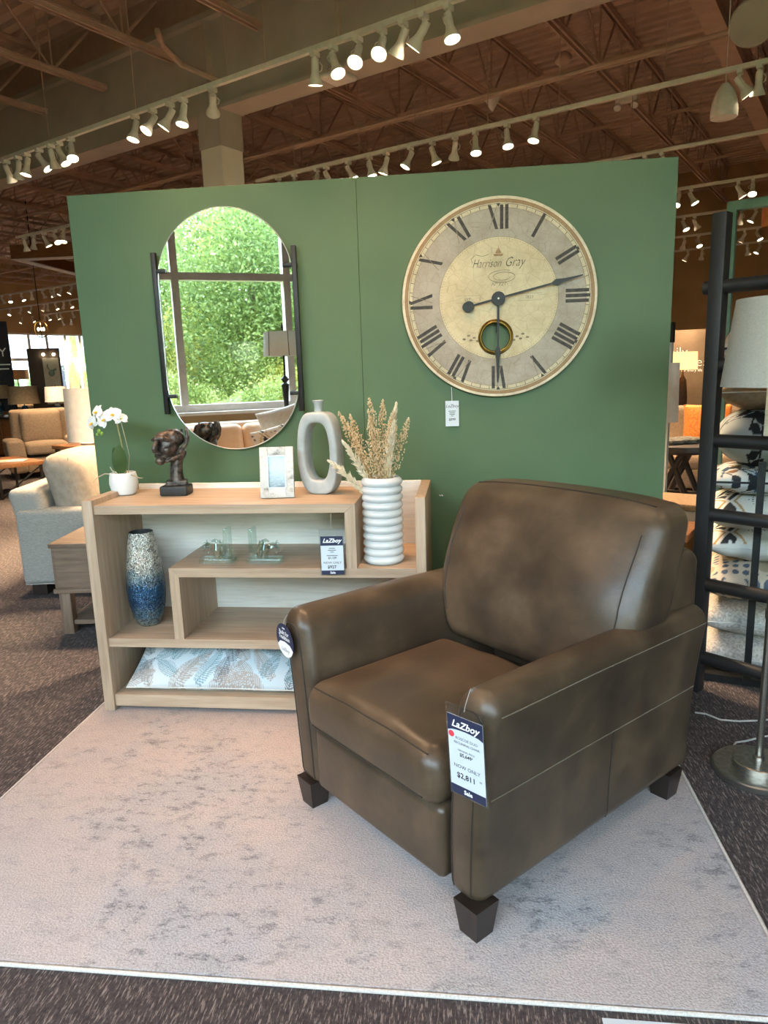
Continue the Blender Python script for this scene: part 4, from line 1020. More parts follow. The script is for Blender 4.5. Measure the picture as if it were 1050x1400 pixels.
MB().rbox((0, 0, 0), (.24, .24, .045), .018, edge=2).build('body', 'signal_white', t); MB().tube([(0, 0, .02), (0, 0, 1.5)], .006, 6).build('rod', 'joist_brown', t); MB().tube([(-.08, 0, .02), (-.12, 0, .1), (-.03, 0, .12)], .004, 5).build('cable', 'joist_brown', t)
p = onz(673, 137, 4.6)
t = thing('smoke_detector', 'white cone-shaped detector under a roof joist', 'ceiling fitting', p)
MB().lathe([(.012, -.12), (.03, -.09), (.10, .02), (.10, .04), (.0, .04)], 20).build('body', 'signal_white', t)
p = onz(857, 140, 4.6)
t = thing('emergency_light', 'white twin-headed emergency light below a roof joist', 'emergency light', p, GA+.1)
MB().rbox((0, 0, .03), (.26, .10, .07), .015).build('body', 'signal_white', t)
for s_ in (-1, 1): MB().lathe([(.02, .05), (.035, .03), (.045, -.02), (.0, -.025)], 14).build('lamp', 'cloud_white', t, (s_*.1, -.05, -.05), (math.radians(-35), 0, 0))
p = onz(770, 80, 4.85); MB().ball(p, (.10, .10, .07), 12, 8).build('junction_box', 'joist_brown', ceiling)

# ------------------------------------------------------------------ upholstery maker for the shop behind
def seatunit(name, label, cat, loc, rz, wd, dp, mat, arm_h=.60, back_h=.92, arm_w=.2, cushions=1, leg_mat='espresso_wood', group=None, cmat=None, round_=.06, seat_h=.46):
    t = thing(name, label, cat, loc, rz, group); cm = cmat or mat     # faces -y
    MB().rbox((0, 0, .21), (wd-2*arm_w+.02, dp-.06, .22), .03, edge=2).build('base', mat, t)
    for s_ in (-1, 1):
        def fa(x, y, z, a, b_, c_): return (x+s_*.02*max(0, c_), y, z-.03*(b_+1)/2*max(0, c_))
        MB().rbox((s_*(wd/2-arm_w/2), 0, (arm_h+.10)/2), (arm_w, dp, arm_h-.10), round_, (1, 4, 4), fa, edge=3).build('arm', mat, t, angle=60)
    MB().rbox((0, dp/2-.12, (back_h+.1)/2-.02), (wd-arm_w, .20, back_h-.14), .06, (4, 1, 4), lambda x, y, z, a, b_, c_: (x, y+.05*c_, z), edge=3).build('back', mat, t, angle=60)
    iw = (wd-2*arm_w)/cushions
    for i in range(cushions):
        cx = -wd/2+arm_w+iw*(i+.5)
        MB().rbox((cx, -.06, seat_h-.07), (iw-.01, dp-.18, .17), .05, (4, 4, 1), lambda x, y, z, a, b_, c_: (x, y, z+.02*(1-a*a)*(1-b_*b_)*max(0, c_)), edge=3).build('seat_cushion', cm, t, angle=60)
        MB().rbox((cx, dp/2-.28, seat_h+.25), (iw-.01, .20, .50), .07, (4, 1, 4), lambda x, y, z, a, b_, c_: (x, y+.07*c_-(.03*(1-a*a)*(1-c_*c_) if b_ < 0 else 0), z), edge=3).build('back_cushion', cm, t, angle=60)
    for (sx, sy) in ((-1, -1), (1, -1), (1, 1), (-1, 1)): MB().box(sx*(wd/2-.08)-.03, sx*(wd/2-.08)+.03, sy*(dp/2-.08)-.03, sy*(dp/2-.08)+.03, 0, .11).build('leg', leg_mat, t, smooth=False)
    return t
def table_lamp(name, label, loc, sr0, sr1, sh, zs, shade, base_mat='matte_white', floor_=False, group=None, lit=0):
    t = thing(name, label, 'lamp', loc, 0, group)
    if floor_: MB().lathe([(.0, 0), (.14, 0), (.14, .015), (.03, .03), (.012, .04)], 24).build('base', base_mat, t); MB().tube([(0, 0, .03), (0, 0, zs+sh*.8)], .012, 8).build('pole', base_mat, t)
    else: MB().lathe([(.0, 0), (.06, 0), (.065, .02), (.05, .04), (.075, zs*.45), (.05, zs*.8), (.012, zs*.9), (.012, zs+sh*.5)], 20).build('base', base_mat, t)
    s_ = MB().lathe([(sr0, zs), (sr1, zs+sh), (sr1-.004, zs+sh), (sr0-.004, zs)], 32, caps=False).build('shade', shade, t)
    MB().tube([(-sr1+.004, 0, zs+sh-.01), (sr1-.004, 0, zs+sh-.01)], .003, 5).build('harp', 'brass', s_); MB().lathe([(.004, zs+sh-.02), (.008, zs+sh+.01), (.004, zs+sh+.03)], 10).build('finial', 'brass', t)
    return t

# ------------------------------------------------------------------ left: sofa end, side table
lp = onz(60, 815, 0)
sofa = thing('grey_sofa', 'light grey woven sofa seen from its arm beside the end table', 'sofa', (lp.x-.16, lp.y-.05, 0), math.radians(9))
# local: x along the depth (back at x=0, front at +x), y away from the camera
MB().rbox((.50, .11, .355), (.92, .20, .53), .035, (4, 1, 3), None, edge=2).build('arm', 'grey_weave', sofa, angle=60)
MB().rbox((.16, 1.0, .42), (.24, 1.9, .68), .06, (1, 3, 4), lambda x, y, z, a, b_, c_: (x-.07*c_, y, z), edge=3).build('back', 'grey_weave', sofa, angle=60)
MB().rbox((.62, 1.05, .27), (.70, 1.66, .30), .03).build('base', 'grey_weave', sofa)
MB().rbox((.66, .68, .47), (.66, .90, .16), .05, (3, 3, 1), edge=3).build('seat_cushion', 'grey_cushion_warm_lit', sofa)
def fcu(x, y, z, a, b_, c_): return (x-.06*c_+(.05*(1-b_*b_)*(1-c_*c_) if a > 0 else 0), y, z+.02*(1-b_*b_)*max(0, c_))
cu = MB().rbox((.36, .52, .71), (.27, .78, .52), .11, (2, 5, 5), fcu, edge=4).build('back_cushion', 'grey_cushion_warm_lit', sofa, angle=60)
for xx in (-.075, .075): MB().tube([Vector(fcu(xx, -.39+.018, z, xx/.135, -.95, z/.26))+Vector((.36, .52, .71)) for z in np.linspace(-.2, .17, 8)]+[Vector(fcu(xx, -.33, .235, xx/.135, -.85, .92))+Vector((.36, .52, .715))], .005, 6).build('piping', 'grey_weave', cu)
MB().box(.05, .95, .03, .06, .085, .12).build('front_rail', 'grey_weave', sofa, smooth=False)
for x in (.13, .88): MB().box(x-.05, x+.05, .06, .16, 0, .09).build('leg', 'espresso_wood', sofa, smooth=False)
p = sofa.matrix_basis @ Vector((.72, .60, .56))
pw = thing('tweed_pillow', 'dark speckled tweed pillow standing on the light grey sofa', 'pillow', (p.x-.02, p.y+.1, .76), rot=(math.radians(90), math.radians(12), math.radians(75)))
put('cover', pillow_mesh('cover', 'brown_cloth', .42, .42, .14, (16, 16)), pw)
# end table
ep = onz(84, 868, 0)
et = thing('end_table', 'weathered brown wood end table with drawer beside the oak bookcase', 'side table', (ep.x+.0, ep.y, 0), math.radians(6))
TW, TD, TH = .56, .60, .56
MB().box(-.01, TW+.01, -.01, TD+.01, TH-.025, TH, .002).build('top', 'walnut_long', et)
MB().box(0, TW, 0, TD, .285, TH-.026, .002).build('drawer_box', 'walnut_long', et); MB().box(.02, TW-.02, -.006, -.0005, .30, TH-.04).build('drawer_front', 'walnut_long', et, smooth=False)
MB().box(-.01, TW+.01, -.01, TD+.01, .26, .285, .002).build('lower_rail', 'walnut_long', et)
for (x, y) in ((0.01, 0.01), (TW-.075, .01), (.01, TD-.075), (TW-.075, TD-.075)): MB().box(x, x+.065, y, y+.065, 0, .26, .002).build('leg', 'walnut_tall', et)
MB().box(.03, TW-.03, .03, TD-.03, .055, .08).build('shelf', 'walnut_long', et, smooth=False)
# lamp with a big white shade beyond the sofa, on a console
p = atd(114, 560, 8.3)
cs_ = thing('console_table', 'dark wood console table under the lamp with the big white shade', 'table', (p.x, p.y, 0), GA)
MB().box(-.35, .55, -.2, .2, .76, .80, .003).build('top', 'warm_wood', cs_)
for x in (-.33, .5):
    for y in (-.18, .15): MB().box(x, x+.04, y, y+.04, 0, .76).build('leg', 'dark_wood', cs_, smooth=False)
table_lamp('table_lamp', 'table lamp with a tall plain white drum shade near the green wall', (p.x, p.y, .80), .19, .18, .56, .04, 'shade_white')
# far recliner and coffee table
p = atd(58, 580, 12.6); fwd = math.atan2(-p.x, p.y)
seatunit('recliner', 'tan upholstered recliner armchair beyond the wooden coffee table', 'armchair', (p.x, p.y, 0), fwd+.1, 1.12, .95, 'taupe_weave', .62, 1.08, .25, 1, seat_h=.52)
p = onz(10, 646, 0); p = atd(7, 600, 10.7)
cf = thing('coffee_table', 'wood-topped coffee table with thin black metal legs', 'table', (p.x, p.y, 0), GA-.15)
MB().box(-.60, .42, -.32, .32, .40, .45, .003).build('top', 'warm_wood', cf)
for x in (-.55, .36):
    for y in (-.28, .25): MB().box(x, x+.03, y, y+.03, 0, .40).build('leg', 'black_metal', cf, smooth=False)
    MB().tube([(x+.015, -.27, .02), (x+.015, .26, .38)], .01, 6).build('brace', 'black_metal', cf)
bk_ = thing('magazine', 'open magazine lying on the wooden coffee table', 'magazine', cf.matrix_basis @ Vector((.05, 0, .4505)), .3)
MB().rbox((-.1, 0, .006), (.2, .26, .012), .003).build('page', 'poster_cream', bk_); MB().rbox((.1, 0, .006), (.2, .26, .012), .003).build('page', 'white_card', bk_)
p = onz(0, 690, 0)
pf = thing('patterned_pouf', 'small dark patterned drum pouf on the carpet', 'pouf', (p.x-.05, p.y-.25, 0))
MB().lathe([(.0, 0), (.17, 0), (.19, .03), (.2, .2), (.19, .37), (.17, .4), (.0, .41)], 28).build('body', 'pattern_pouf', pf); MB().tube([(.195*math.cos(a), .195*math.sin(a), .36) for a in np.linspace(0, 2*PI, 28, endpoint=False)], .008, 6, closed=True).build('piping', 'orchid_leaf', pf)
# far lamps on a sideboard, poster stand, sign, globe pendant
p = atd(25, 560, 15.5)
sb = thing('sideboard', 'long dark sideboard behind the tan recliner', 'cabinet', (p.x, p.y, 0), GA)
MB().box(-2.2, 2.2, -.25, .25, .08, .78, .004).build('body', 'warm_wood', sb); MB().box(-2.25, 2.25, -.28, .28, .78, .82, .003).build('top', 'dark_wood', sb)
for x in (-1.4, -.6, .2, 1.0): MB().box(x-.38, x+.38, -.265, -.251, .12, .74).build('door', 'warm_wood', sb, smooth=False)
for (px, dist, sr, shh, zs, shade, lab) in ((32, 15.5, .28, .33, .24, 'shade_tan', 'table lamp with a wide tan drum shade on the dark sideboard'), (77, 15.3, .20, .27, .28, 'shade_white', 'table lamp with a small white shade on the dark sideboard'), (-3, 15.6, .22, .26, .34, 'shade_tan', 'table lamp with a tan shade at the end of the dark sideboard')):
    qq = uv(px_u(px, p.dot(V), 1.2), p.dot(V), 0)
    table_lamp('table_lamp', lab, (qq.x, qq.y, .82), sr, sr*.9, shh, zs, shade, 'glitter_glaze')
q = atd(22, 500, 18.5); table_lamp('floor_lamp', 'floor lamp with a tan drum shade in front of the far window', (q.x, q.y, 0), .24, .24, .22, 1.52, 'shade_tan', 'brass', True)
q = atd(63, 505, 17.0)
ps = thing('poster_stand', 'tall brown panel with a framed deer poster', 'sign', (q.x, q.y, 0), math.atan2(-q.x, q.y))
MB().box(-.33, .30, .0, .2, 0, 2.15, .004).build('panel', 'frame_brown', ps); MB().box(-.05, .26, -.02, -.001, .98, 1.95).build('poster', 'poster_cream', ps, smooth=False)
m = MB(); m.ball((.1, -.021, 1.63), (.06, .004, .07), 12, 8); m.tube([(.08, -.021, 1.68), (.03, -.021, 1.76), (.04, -.021, 1.82)], .012, 6); m.tube([(.13, -.021, 1.68), (.2, -.021, 1.72)], .02, 6); m.build('deer_motif', 'orchid_leaf', ps)
for x in (-.02, .18): MB().ball((x, -.05, 2.02), .03, 8, 6).build('picture_light', 'bulb_warm', ps)
q = atd(3, 490, 16.4)
sg = thing('banner_sign', 'dark navy banner sign with white lettering beside the far window', 'sign', (q.x, q.y, 0), math.atan2(-q.x, q.y))
MB().box(-.75, .16, -.02, .02, .9, 2.66, .003).build('panel', 'sign_navy', sg); text_obj('Y', .24, 'white_print', sg, (.02, -.022, 1.98)); dashes(sg, -.022, 1.82, (.26, .2), .085, 'white_print', .012)
q = atd(56, 450, 20)
gp = thing('globe_pendant', 'gold wire globe pendant light hanging before the far window', 'pendant light', q)
for a in (0, PI/3, 2*PI/3): MB().tube([(.175*math.cos(b_)*math.cos(a), .175*math.cos(b_)*math.sin(a), .2*math.sin(b_)) for b_ in np.linspace(0, 2*PI, 28, endpoint=False)], .012, 6, closed=True).build('ring', 'brass', gp)
for x in (-.07, 0, .07): MB().ball((x, 0, .0), (.022, .022, .045), 8, 6).build('bulb', 'bulb_warm', gp)
MB().tube([(0, 0, .2), (0, 0, ZD-q.z)], .012, 6).build('cord', 'black_metal', gp)
# wooden ceiling frame
q = atd(15, 354, 17.2)
cl = thing('ceiling_frame', 'suspended wooden ceiling frame with a white underside', 'ceiling fitting', q, .03)
LW, LD, HH = 4.2, 3.0, .27
for (nm, x0, x1, y0, y1) in (('fascia', 0, LW, 0, .06), ('fascia', 0, .06, .06, LD), ('fascia', LW-.06, LW, .06, LD), ('fascia', .06, LW-.06, LD-.06, LD)):
    MB().box(x0, x1, y0, y1, 0, HH).build(nm, 'cloud_wood', cl, smooth=False)
for (x0, x1, y0, y1) in ((0, LW, 0, .22), (0, .22, .22, LD), (LW-.22, LW, .22, LD), (.22, LW-.22, LD-.22, LD)): MB().box(x0, x1, y0, y1, -.02, -.001).build('underside', 'cloud_white', cl, smooth=False)
for (x, y) in ((.1, .1), (LW-.1, .1), (.1, LD-.1), (LW-.1, LD-.1)): MB().tube([(x, y, HH), (x, y, ZD-q.z)], .006, 5).build('hanger_wire', 'joist_brown', cl)
# sofas between
q = atd(30, 560, 18.8); seatunit('sofa', 'tan sofa behind the dark sideboard', 'sofa', (q.x, q.y, 0), GA+PI, 2.2, .95, 'beige_weave', .66, .98, .2, 2)
q = atd(100, 555, 14.2); seatunit('brown_armchair', 'dark brown armchair by the far window', 'armchair', (q.x+.3, q.y+2.2, 0), fwd, 1.0, .95, 'brown_cloth', .62, 1.02, .2, 1)
q = atd(5, 590, 11.9); seatunit('tan_sofa', 'tan two-seat sofa standing next to the tan recliner', 'sofa', (q.x-1.9, q.y+.6, 0), fwd+.1, 2.0, .95, 'beige_weave', .6, .92, .2, 2)

# ------------------------------------------------------------------ right: view past the green wall
q = atd(948, 480, 15.5)
fs_ = thing('slogan_panel', 'brown panel lettered family favorites before the tan wall', 'sign', (q.x, q.y, 0), GA+.05)
MB().box(-1.0, 1.6, -.03, .03, .5, 2.06, .004).build('panel', 'sign_brown', fs_)
text_obj('family', .26, 'white_print', fs_, (-.70, -.032, 1.56), align='LEFT', bold=-.004); text_obj('favorites', .26, 'white_print', fs_, (-.62, -.032, 1.36), align='LEFT', bold=-.004); text_obj('for every life', .075, 'white_print', fs_, (-.2, -.032, 1.26), align='LEFT')
q = atd(934, 500, 11.0)
t = table_lamp('table_lamp', 'lit table lamp with a yellow glowing shade before the slogan panel', (q.x, q.y, .62), .19, .18, .24, .74, 'shade_lit', 'brown_cloth')
st = thing('side_table', 'dark side table under the lit yellow lamp', 'side table', (q.x, q.y, 0), GA)
MB().box(-.28, .28, -.28, .28, .58, .62, .003).build('top', 'dark_wood', st)
for (x, y) in ((-.26, -.26), (.22, -.26), (-.26, .22), (.22, .22)): MB().box(x, x+.04, y, y+.04, 0, .58).build('leg', 'dark_wood', st, smooth=False)
q = atd(958, 540, 8.6)
so_ = seatunit('brown_sofa', 'taupe sofa with an orange woven cushion past the green wall', 'sofa', (q.x+.25, q.y+.2, 0), GA+.25, 1.9, .95, 'taupe_weave', .62, 1.0, .2, 2)
q = atd(968, 552, 8.0)
ow = thing('orange_cushion', 'orange basket-weave cushion on the taupe sofa', 'pillow', (q.x, q.y, .82), rot=(math.radians(75), 0, GA+.2)); put('cover', pillow_mesh('cover', 'orange_weave', .46, .46, .16, (16, 16)), ow)
q = atd(932, 585, 6.2)
dt = thing('trestle_table', 'round dark trestle table before the taupe sofa', 'table', (q.x, q.y, 0), GA)
MB().lathe([(.0, .78), (.34, .78), (.36, .80), (.36, .84), (.0, .845)], 36).build('top', 'dark_wood', dt)
for s_ in (-1, 1):
    MB().tube([(s_*.28, -.2, 0), (-s_*.05, -.2, .78)], .025, 6).build('leg', 'dark_wood', dt); MB().tube([(s_*.28, .2, 0), (-s_*.05, .2, .78)], .025, 6).build('leg', 'dark_wood', dt)
MB().box(-.4, .4, -.03, .03, .40, .45).build('stretcher', 'dark_wood', dt, smooth=False)
mg = thing('folded_mat', 'striped woven mat folded on the dark trestle table', 'mat', (q.x, q.y, .846), .4); MB().rbox((0, 0, .015), (.36, .26, .03), .008).build('mat', 'pattern_pouf', mg)
q = atd(910, 540, 5.2)
wl = thing('table_lamp', 'table lamp with a slim white cylinder shade at the edge of the green wall', 'lamp', (q.x-.02, q.y, 0)); 
MB().lathe([(.0, 0), (.12, 0), (.12, .02), (.012, .03), (.012, 1.12)], 20).build('stand', 'black_metal', wl); MB().lathe([(.105, 1.09), (.1, 1.48), (.096, 1.48), (.101, 1.09)], 32, caps=False).build('shade', 'shade_white', wl)
q = atd(919, 445, 5.6); wb = thing('wall_post', 'narrow pale post with a black cap behind the green wall', 'post', (q.x-.02, q.y, 0), GA); MB().box(-.03, .03, -.03, .03, 0, 1.62).build('post', 'cloud_white', wb, smooth=False); MB().box(-.035, .035, -.035, .035, 1.62, 1.76).build('cap', 'black_metal', wb, smooth=False)
q = atd(928, 648, 4.75)
gb = thing('storage_ottoman', 'grey upholstered bench with a pale top edge behind the green wall', 'ottoman', (q.x, q.y, 0), GA)
MB().box(-.6, .3, -.25, .1, .05, .62, .01).build('body', 'grey_box', gb); MB().box(-.61, .31, -.26, .11, .62, .66, .008).build('lid', 'beige_weave', gb)
for (x, y) in ((-.55, -.2), (.25, -.2), (-.55, .05), (.25, .05)): MB().box(x-.025, x+.025, y-.025, y+.025, 0, .05).build('foot', 'dark_wood', gb, smooth=False)
q = atd(918, 690, 4.1)
bt = thing('wood_bench', 'warm brown wood bench between the green wall and the black ladder', 'bench', (q.x, q.y, 0), GA)
MB().box(-.45, .12, -.15, .2, .56, .60, .004).build('top', 'brown_top', bt)
for (x, y) in ((-.42, -.12), (.06, -.12), (-.42, .14), (.06, .14)): MB().box(x, x+.04, y, y+.04, 0, .56).build('leg', 'brown_top', bt, smooth=False)

# ------------------------------------------------------------------ blanket ladder, stand and pillows
LA = math.radians(-42); SA = math.radians(-19)
lp = onz(951, 942, 0)
ld = thing('blanket_ladder', 'tall black wooden blanket ladder beside the floor lamp', 'ladder', (lp.x-.005, lp.y, 0), LA)
ztop = ony(985, 291, lp.y).z
for x in (0, .72): MB().box(x-.03, x+.03, -.03, .03, 0, ztop, .004).build('post', 'ladder_black', ld)
for py in (392, 500, 603, 704, 800, 900):
    z = ony(975, py, lp.y-.03).z; MB().tube([(-.055 if py == 392 else -.01, 0, z), (.73, 0, z)], .029, 12).build('rung', 'ladder_black', ld)
ps_ = thing('pillow_stand', 'black metal stand that holds the stacked pillows', 'rack', (lp.x+.02, lp.y+.15, 0), SA)
A0, A1, B0, B1 = .0, .60, .0, .62
for (x, y) in ((A0, B1-.015), (A1, B1-.015), (.24, B0-.035), (A1, B0-.035)): MB().box(x-.015, x+.015, y-.015, y+.015, .03, 1.95 if y > .3 else 1.05).build('upright', 'black_metal', ps_, smooth=False)
for (x0, x1, y0, y1) in ((A0, A1, B0-.03, B0), (A0, A1, B1-.03, B1), (A0-.015, A0+.015, B0, B1-.03), (A1-.015, A1+.015, B0, B1-.03)): MB().box(x0, x1, y0, y1, 0, .035).build('base_rail', 'black_metal', ps_, smooth=False)
MB().box(A0+.02, A1-.02, B0, B1-.03, .02, .032).build('tray', 'black_metal', ps_, smooth=False)
def N_(a, b_, z): return ps_.matrix_basis @ Vector((a, b_, z))
def M_(a, b_, z): return ld.matrix_basis @ Vector((a, b_, z))
def geo(x, y, u, v, sgn):
    w_, k_, g_ = lin('dcd8cd')[:3], lin('2a2a2d')[:3], lin('b08a4e')[:3]
    s_ = (x*2.2+.1) % .5-.25; t = ((y+.165)*2.2) % .62-.31
    if v < -.97 or sgn < 0: return lin('cfcdc4')[:3]
    d1 = abs(s_)+abs(t)*.55
    if .20 < d1 < .225: return g_
    if d1 < .16 and (abs(s_-.03-t*.3) > .018) and abs(t) > .02 and not (.07 < d1 < .09): return k_
    if d1 > .34 and (x*60 % 1 < .4) and (y*60 % 1 < .4): return k_
    return w_
def leafy(seed, bgc, ink):
    rr = random.Random(seed); L = [(rr.uniform(-.25, .25), rr.uniform(-.25, .25), rr.uniform(0, 6.3), rr.uniform(.05, .09), rr.choice(ink)) for _ in range(46)]
    def col(x, y, u, v, sgn):
        for (a, b_, th, l_, c_) in L:
            dx, dy = x-a, y-b_; s_ = dx*math.cos(th)+dy*math.sin(th); t = -dx*math.sin(th)+dy*math.cos(th)
            if 0 < s_ < l_ and abs(t) < .017*math.sin(PI*s_/l_) : return c_
            if -.06 < s_ <= 0 and abs(t) < .0035: return c_
        f_ = .5+.5*math.sin(9*x+3*y+seed); return tuple(bgc[0][i]*f_+bgc[1][i]*(1-f_) for i in range(3))
    return col
inkA = [lin('1f2023')[:3]]*3; inkB = [lin('22262c')[:3], lin('36506a')[:3], lin('8a6440')[:3]]
def persian(x, y, u, v, sgn):
    a = math.sin(x*70)*math.sin(y*70); b_ = math.sin(x*23+1)*math.sin(y*23+2)
    if abs(a) > .55 and b_ > -.2: return lin('54606e')[:3]
    return lin('c9bba6')[:3] if b_ > -.5 else lin('a8987f')[:3]
zc = .035
stack = [('cream_pillow', 'cream woven pillow at the bottom of the pillow stack', 'woven_cream', None, .155, 0), ('cream_pillow', 'cream woven pillow resting on the lowest pillow of the stack', 'woven_cream', None, .185, 0),
         ('persian_pillow', 'beige and blue faded medallion pillow in the stack', 'print_cloth', persian, .20, 0), ('geometric_pillow', 'black and cream geometric pillow just above the medallion pillow', 'print_cloth', geo, .165, 1),
         ('geometric_pillow', 'black and cream geometric pillow, upper one of the pair', 'print_cloth', geo, .165, 1), ('floral_pillow', 'blue and brown floral pillow above the geometric pair', 'print_cloth', leafy(3, (lin('cfd0cc')[:3], lin('b9b4aa')[:3]), inkB), .14, 2),
         ('leaf_pillow', 'pale grey pillow with black leaves and black piping', 'print_cloth', leafy(5, (lin('b9bfbd')[:3], lin('a9b0ae')[:3]), inkA), .27, 2), ('plain_pillow', 'plain pinkish pillow between the two leaf print pillows', 'beige_weave', None, .17, 0),
         ('leaf_pillow', 'peach and grey pillow with black branches on top of the stack', 'print_cloth', leafy(8, (lin('c9a98f')[:3], lin('c4c4be')[:3]), inkA), .27, 2)]
for i, (nm, lab, mt, colf, hh, pipe) in enumerate(stack):
    n = (110, 110) if colf else (18, 18); S_ = .53 if i < 6 else .48
    t = thing(nm, lab, 'pillow', N_(.285, .30, zc+hh*.46), rot=(math.radians(-2 if i % 2 else 2), math.radians(rnd.uniform(-2, 2)), SA+rnd.uniform(-.05, .05)))
    put('cover', pillow_mesh('cover', mt, S_, S_, hh*1.06, n, colf, .05, 2.6, i), t)
    MB().tube(seam_loop(S_, S_, .05), .005 if pipe == 2 else .003, 6, closed=True).build('piping', 'piping_black' if pipe == 2 else 'pillow_back', t)
    zc += hh*.96
# throws hanging over the ladder rungs
def throw(px, py, wd, drop, label):
    z = ony(975, py, lp.y-.03).z; t = thing('throw_blanket', label, 'blanket', M_(px, 0, z), LA); m = MB(); r_ = .034; th = .018
    prof = [(-r_-.004, -drop)]+[(-r_*math.cos(a), r_*math.sin(a)) for a in np.linspace(0, PI, 9)]+[(r_+.006, -drop*.9)]
    out = [((y-th if i == 0 else y*1.6 if 0 < i < 10 else y+th), (z_ if i in (0, 10) else z_*1.6)) for i, (y, z_) in enumerate(prof)]
    v = []; NX = 14
    for j in range(NX+1):
        x = wd*j/NX; wv = .006*math.sin(j*2.1)
        for (y, z_) in prof: v.append((x, y+wv*(1 if z_ < -.1 else 0), z_))
        for (y, z_) in reversed(out): v.append((x, y+wv*(1 if z_ < -.1 else 0), z_))
    K_ = len(prof)*2; f = [(j*K_+k, j*K_+(k+1) % K_, (j+1)*K_+(k+1) % K_, (j+1)*K_+k) for j in range(NX) for k in range(K_)]+[tuple(range(K_))[::-1], tuple(NX*K_+k for k in range(K_))]
    m.add(v, f); m.build('cloth', 'knit_cream', t, angle=60)
throw(.22, 392, .40, .25, 'cream knitted throw over the top rung of the black ladder'); throw(.24, 500, .38, .28, 'cream knitted throw over the second rung, behind the lamp shade')

# ------------------------------------------------------------------ floor lamp
p = onz(1037, 1040, .05)
fl_ = thing('floor_lamp', 'brushed nickel floor lamp with a linen shade beside the black ladder', 'lamp', (p.x, p.y, 0))
MB().lathe([(.0, 0), (.150, 0), (.155, .006), (.155, .024), (.150, .029), (.088, .030), (.088, .052), (.083, .056), (.02, .058), (.0, .058)], 56, caps=False).build('base', 'brushed_nickel', fl_)
MB().tube([(0, 0, .056), (0, 0, 1.42)], .0125, 16).build('pole', 'brushed_nickel', fl_); MB().lathe([(.02, .056), (.02, .07), (.0125, .074)], 20).build('collar', 'brushed_nickel', fl_); MB().lathe([(.016, .60), (.016, .63)], 16).build('joint', 'brushed_nickel', fl_)
zs0, zs1 = 1.405, 1.685
sh = MB().lathe([(.205, zs0), (.172, zs1), (.169, zs1), (.202, zs0)], 64, caps=False).build('shade', 'linen_shade', fl_, angle=60)
for a in (0, 2*PI/3, 4*PI/3): MB().tube([(0, 0, zs1-.03), (.17*math.cos(a), .17*math.sin(a), zs1-.01)], .003, 5).build('spider', 'brushed_nickel', sh)
MB().tube([(0, 0, 1.40), (0, 0, zs1-.03)], .008, 8).build('socket', 'brushed_nickel', fl_)
m = MB().tube([onz(x, y, .006) for x, y in ((950, 974), (965, 976), (985, 984), (1010, 986), (1036, 985), (1060, 983))], .004, 6); tag(m.build('power_cord', 'cord_clear'), 'clear power cord lying on the carpet beside the black ladder', 'cord')
m = MB().tube([onz(x, y, .006) for x, y in ((1003, 1020), (1006, 1015), (1020, 1013), (1040, 1008), (1060, 1004))], .004, 6); tag(m.build('lamp_cord', 'cord_clear'), 'clear cord curving behind the base of the nickel floor lamp', 'cord')
# teal frame and copper pendant
q = atd(993, 300, 5.2); zt_ = ony(993, 276, q.y).z
tf = thing('teal_frame', 'tall teal painted open frame behind the black ladder', 'frame', (q.x, q.y, 0), GA)
for x in (0, 1.1): MB().box(x, x+.055, 0, .06, 0, zt_-.055).build('post', 'teal_paint', tf, smooth=False)
MB().box(0, 1.155, 0, .06, zt_-.055, zt_).build('top_rail', 'teal_paint', tf, smooth=False); MB().box(.055, 1.1, 0, .06, 0, .05).build('bottom_rail', 'teal_paint', tf, smooth=False)
q = atd(1053, 290, 6.0)
cp = thing('copper_pendant', 'orange copper cylinder pendant beyond the teal frame', 'pendant light', q); MB().lathe([(.05, -.1), (.055, .08), (.05, .1), (.0, .1)], 24, caps=False).build('shade', 'copper', cp); MB().tube([(0, 0, .1), (0, 0, ZD-q.z)], .005, 6).build('cord', 'black_metal', cp)
# paper at the near edge of the rug
pa = MB().box(.30, .52, 1.15, 1.432, .0005, .0015).build('paper_sheet', 'white_card', smooth=False); tag(pa, 'white paper sheet on the carpet in front of the rug', 'paper')

# ------------------------------------------------------------------ seen in the mirror: sofa, lamp, trees
sf = seatunit('cream_sofa', 'cream leather sofa with its back to the shop window', 'sofa', (-2.35, -.75, 0), GA+PI, 2.3, .95, 'cream_leather', .64, 1.02, .2, 2)
sf.rotation_euler.z = GA+PI
for (a, b_, mt, lab, s_) in ((-.40, .02, 'pale_cushion', 'pale blue-white cushion at the end of the cream sofa', .48), (-.22, -.26, 'print_cloth', 'black and white patterned cushion on the cream sofa', .38)):
    q = sf.matrix_basis @ Vector((a, b_-.05, .90 if s_ > .4 else .76)); t = thing('sofa_cushion', lab, 'pillow', q, rot=(math.radians(68), math.radians(12), GA+PI)); put('cover', pillow_mesh('cover', mt, s_, s_, .16, (30, 30), geo if mt == 'print_cloth' else None, seed=3), t)
q = uv(-1.15, -2.35)
bl = thing('floor_lamp', 'black turned-post floor lamp with a beige shade behind the cream sofa', 'lamp', q)
MB().lathe([(.0, 0), (.15, 0), (.15, .02), (.03, .05), (.022, .1), (.03, .6), (.02, .62), (.03, .64), (.018, 1.0), (.045, 1.36), (.02, 1.38), (.05, 1.42), (.012, 1.46), (.012, 1.72)], 20).build('post', 'black_metal', bl)
s_ = MB().lathe([(.23, 1.68), (.215, 1.95), (.211, 1.95), (.226, 1.68)], 40, caps=False).build('shade', 'linen_shade', bl, angle=60)
for k in range(6): a = k*PI/3; MB().tube([(.231*math.cos(a), .231*math.sin(a), 1.68), (.217*math.cos(a), .217*math.sin(a), 1.95)], .004, 5).build('rib', 'dark_wood', s_)
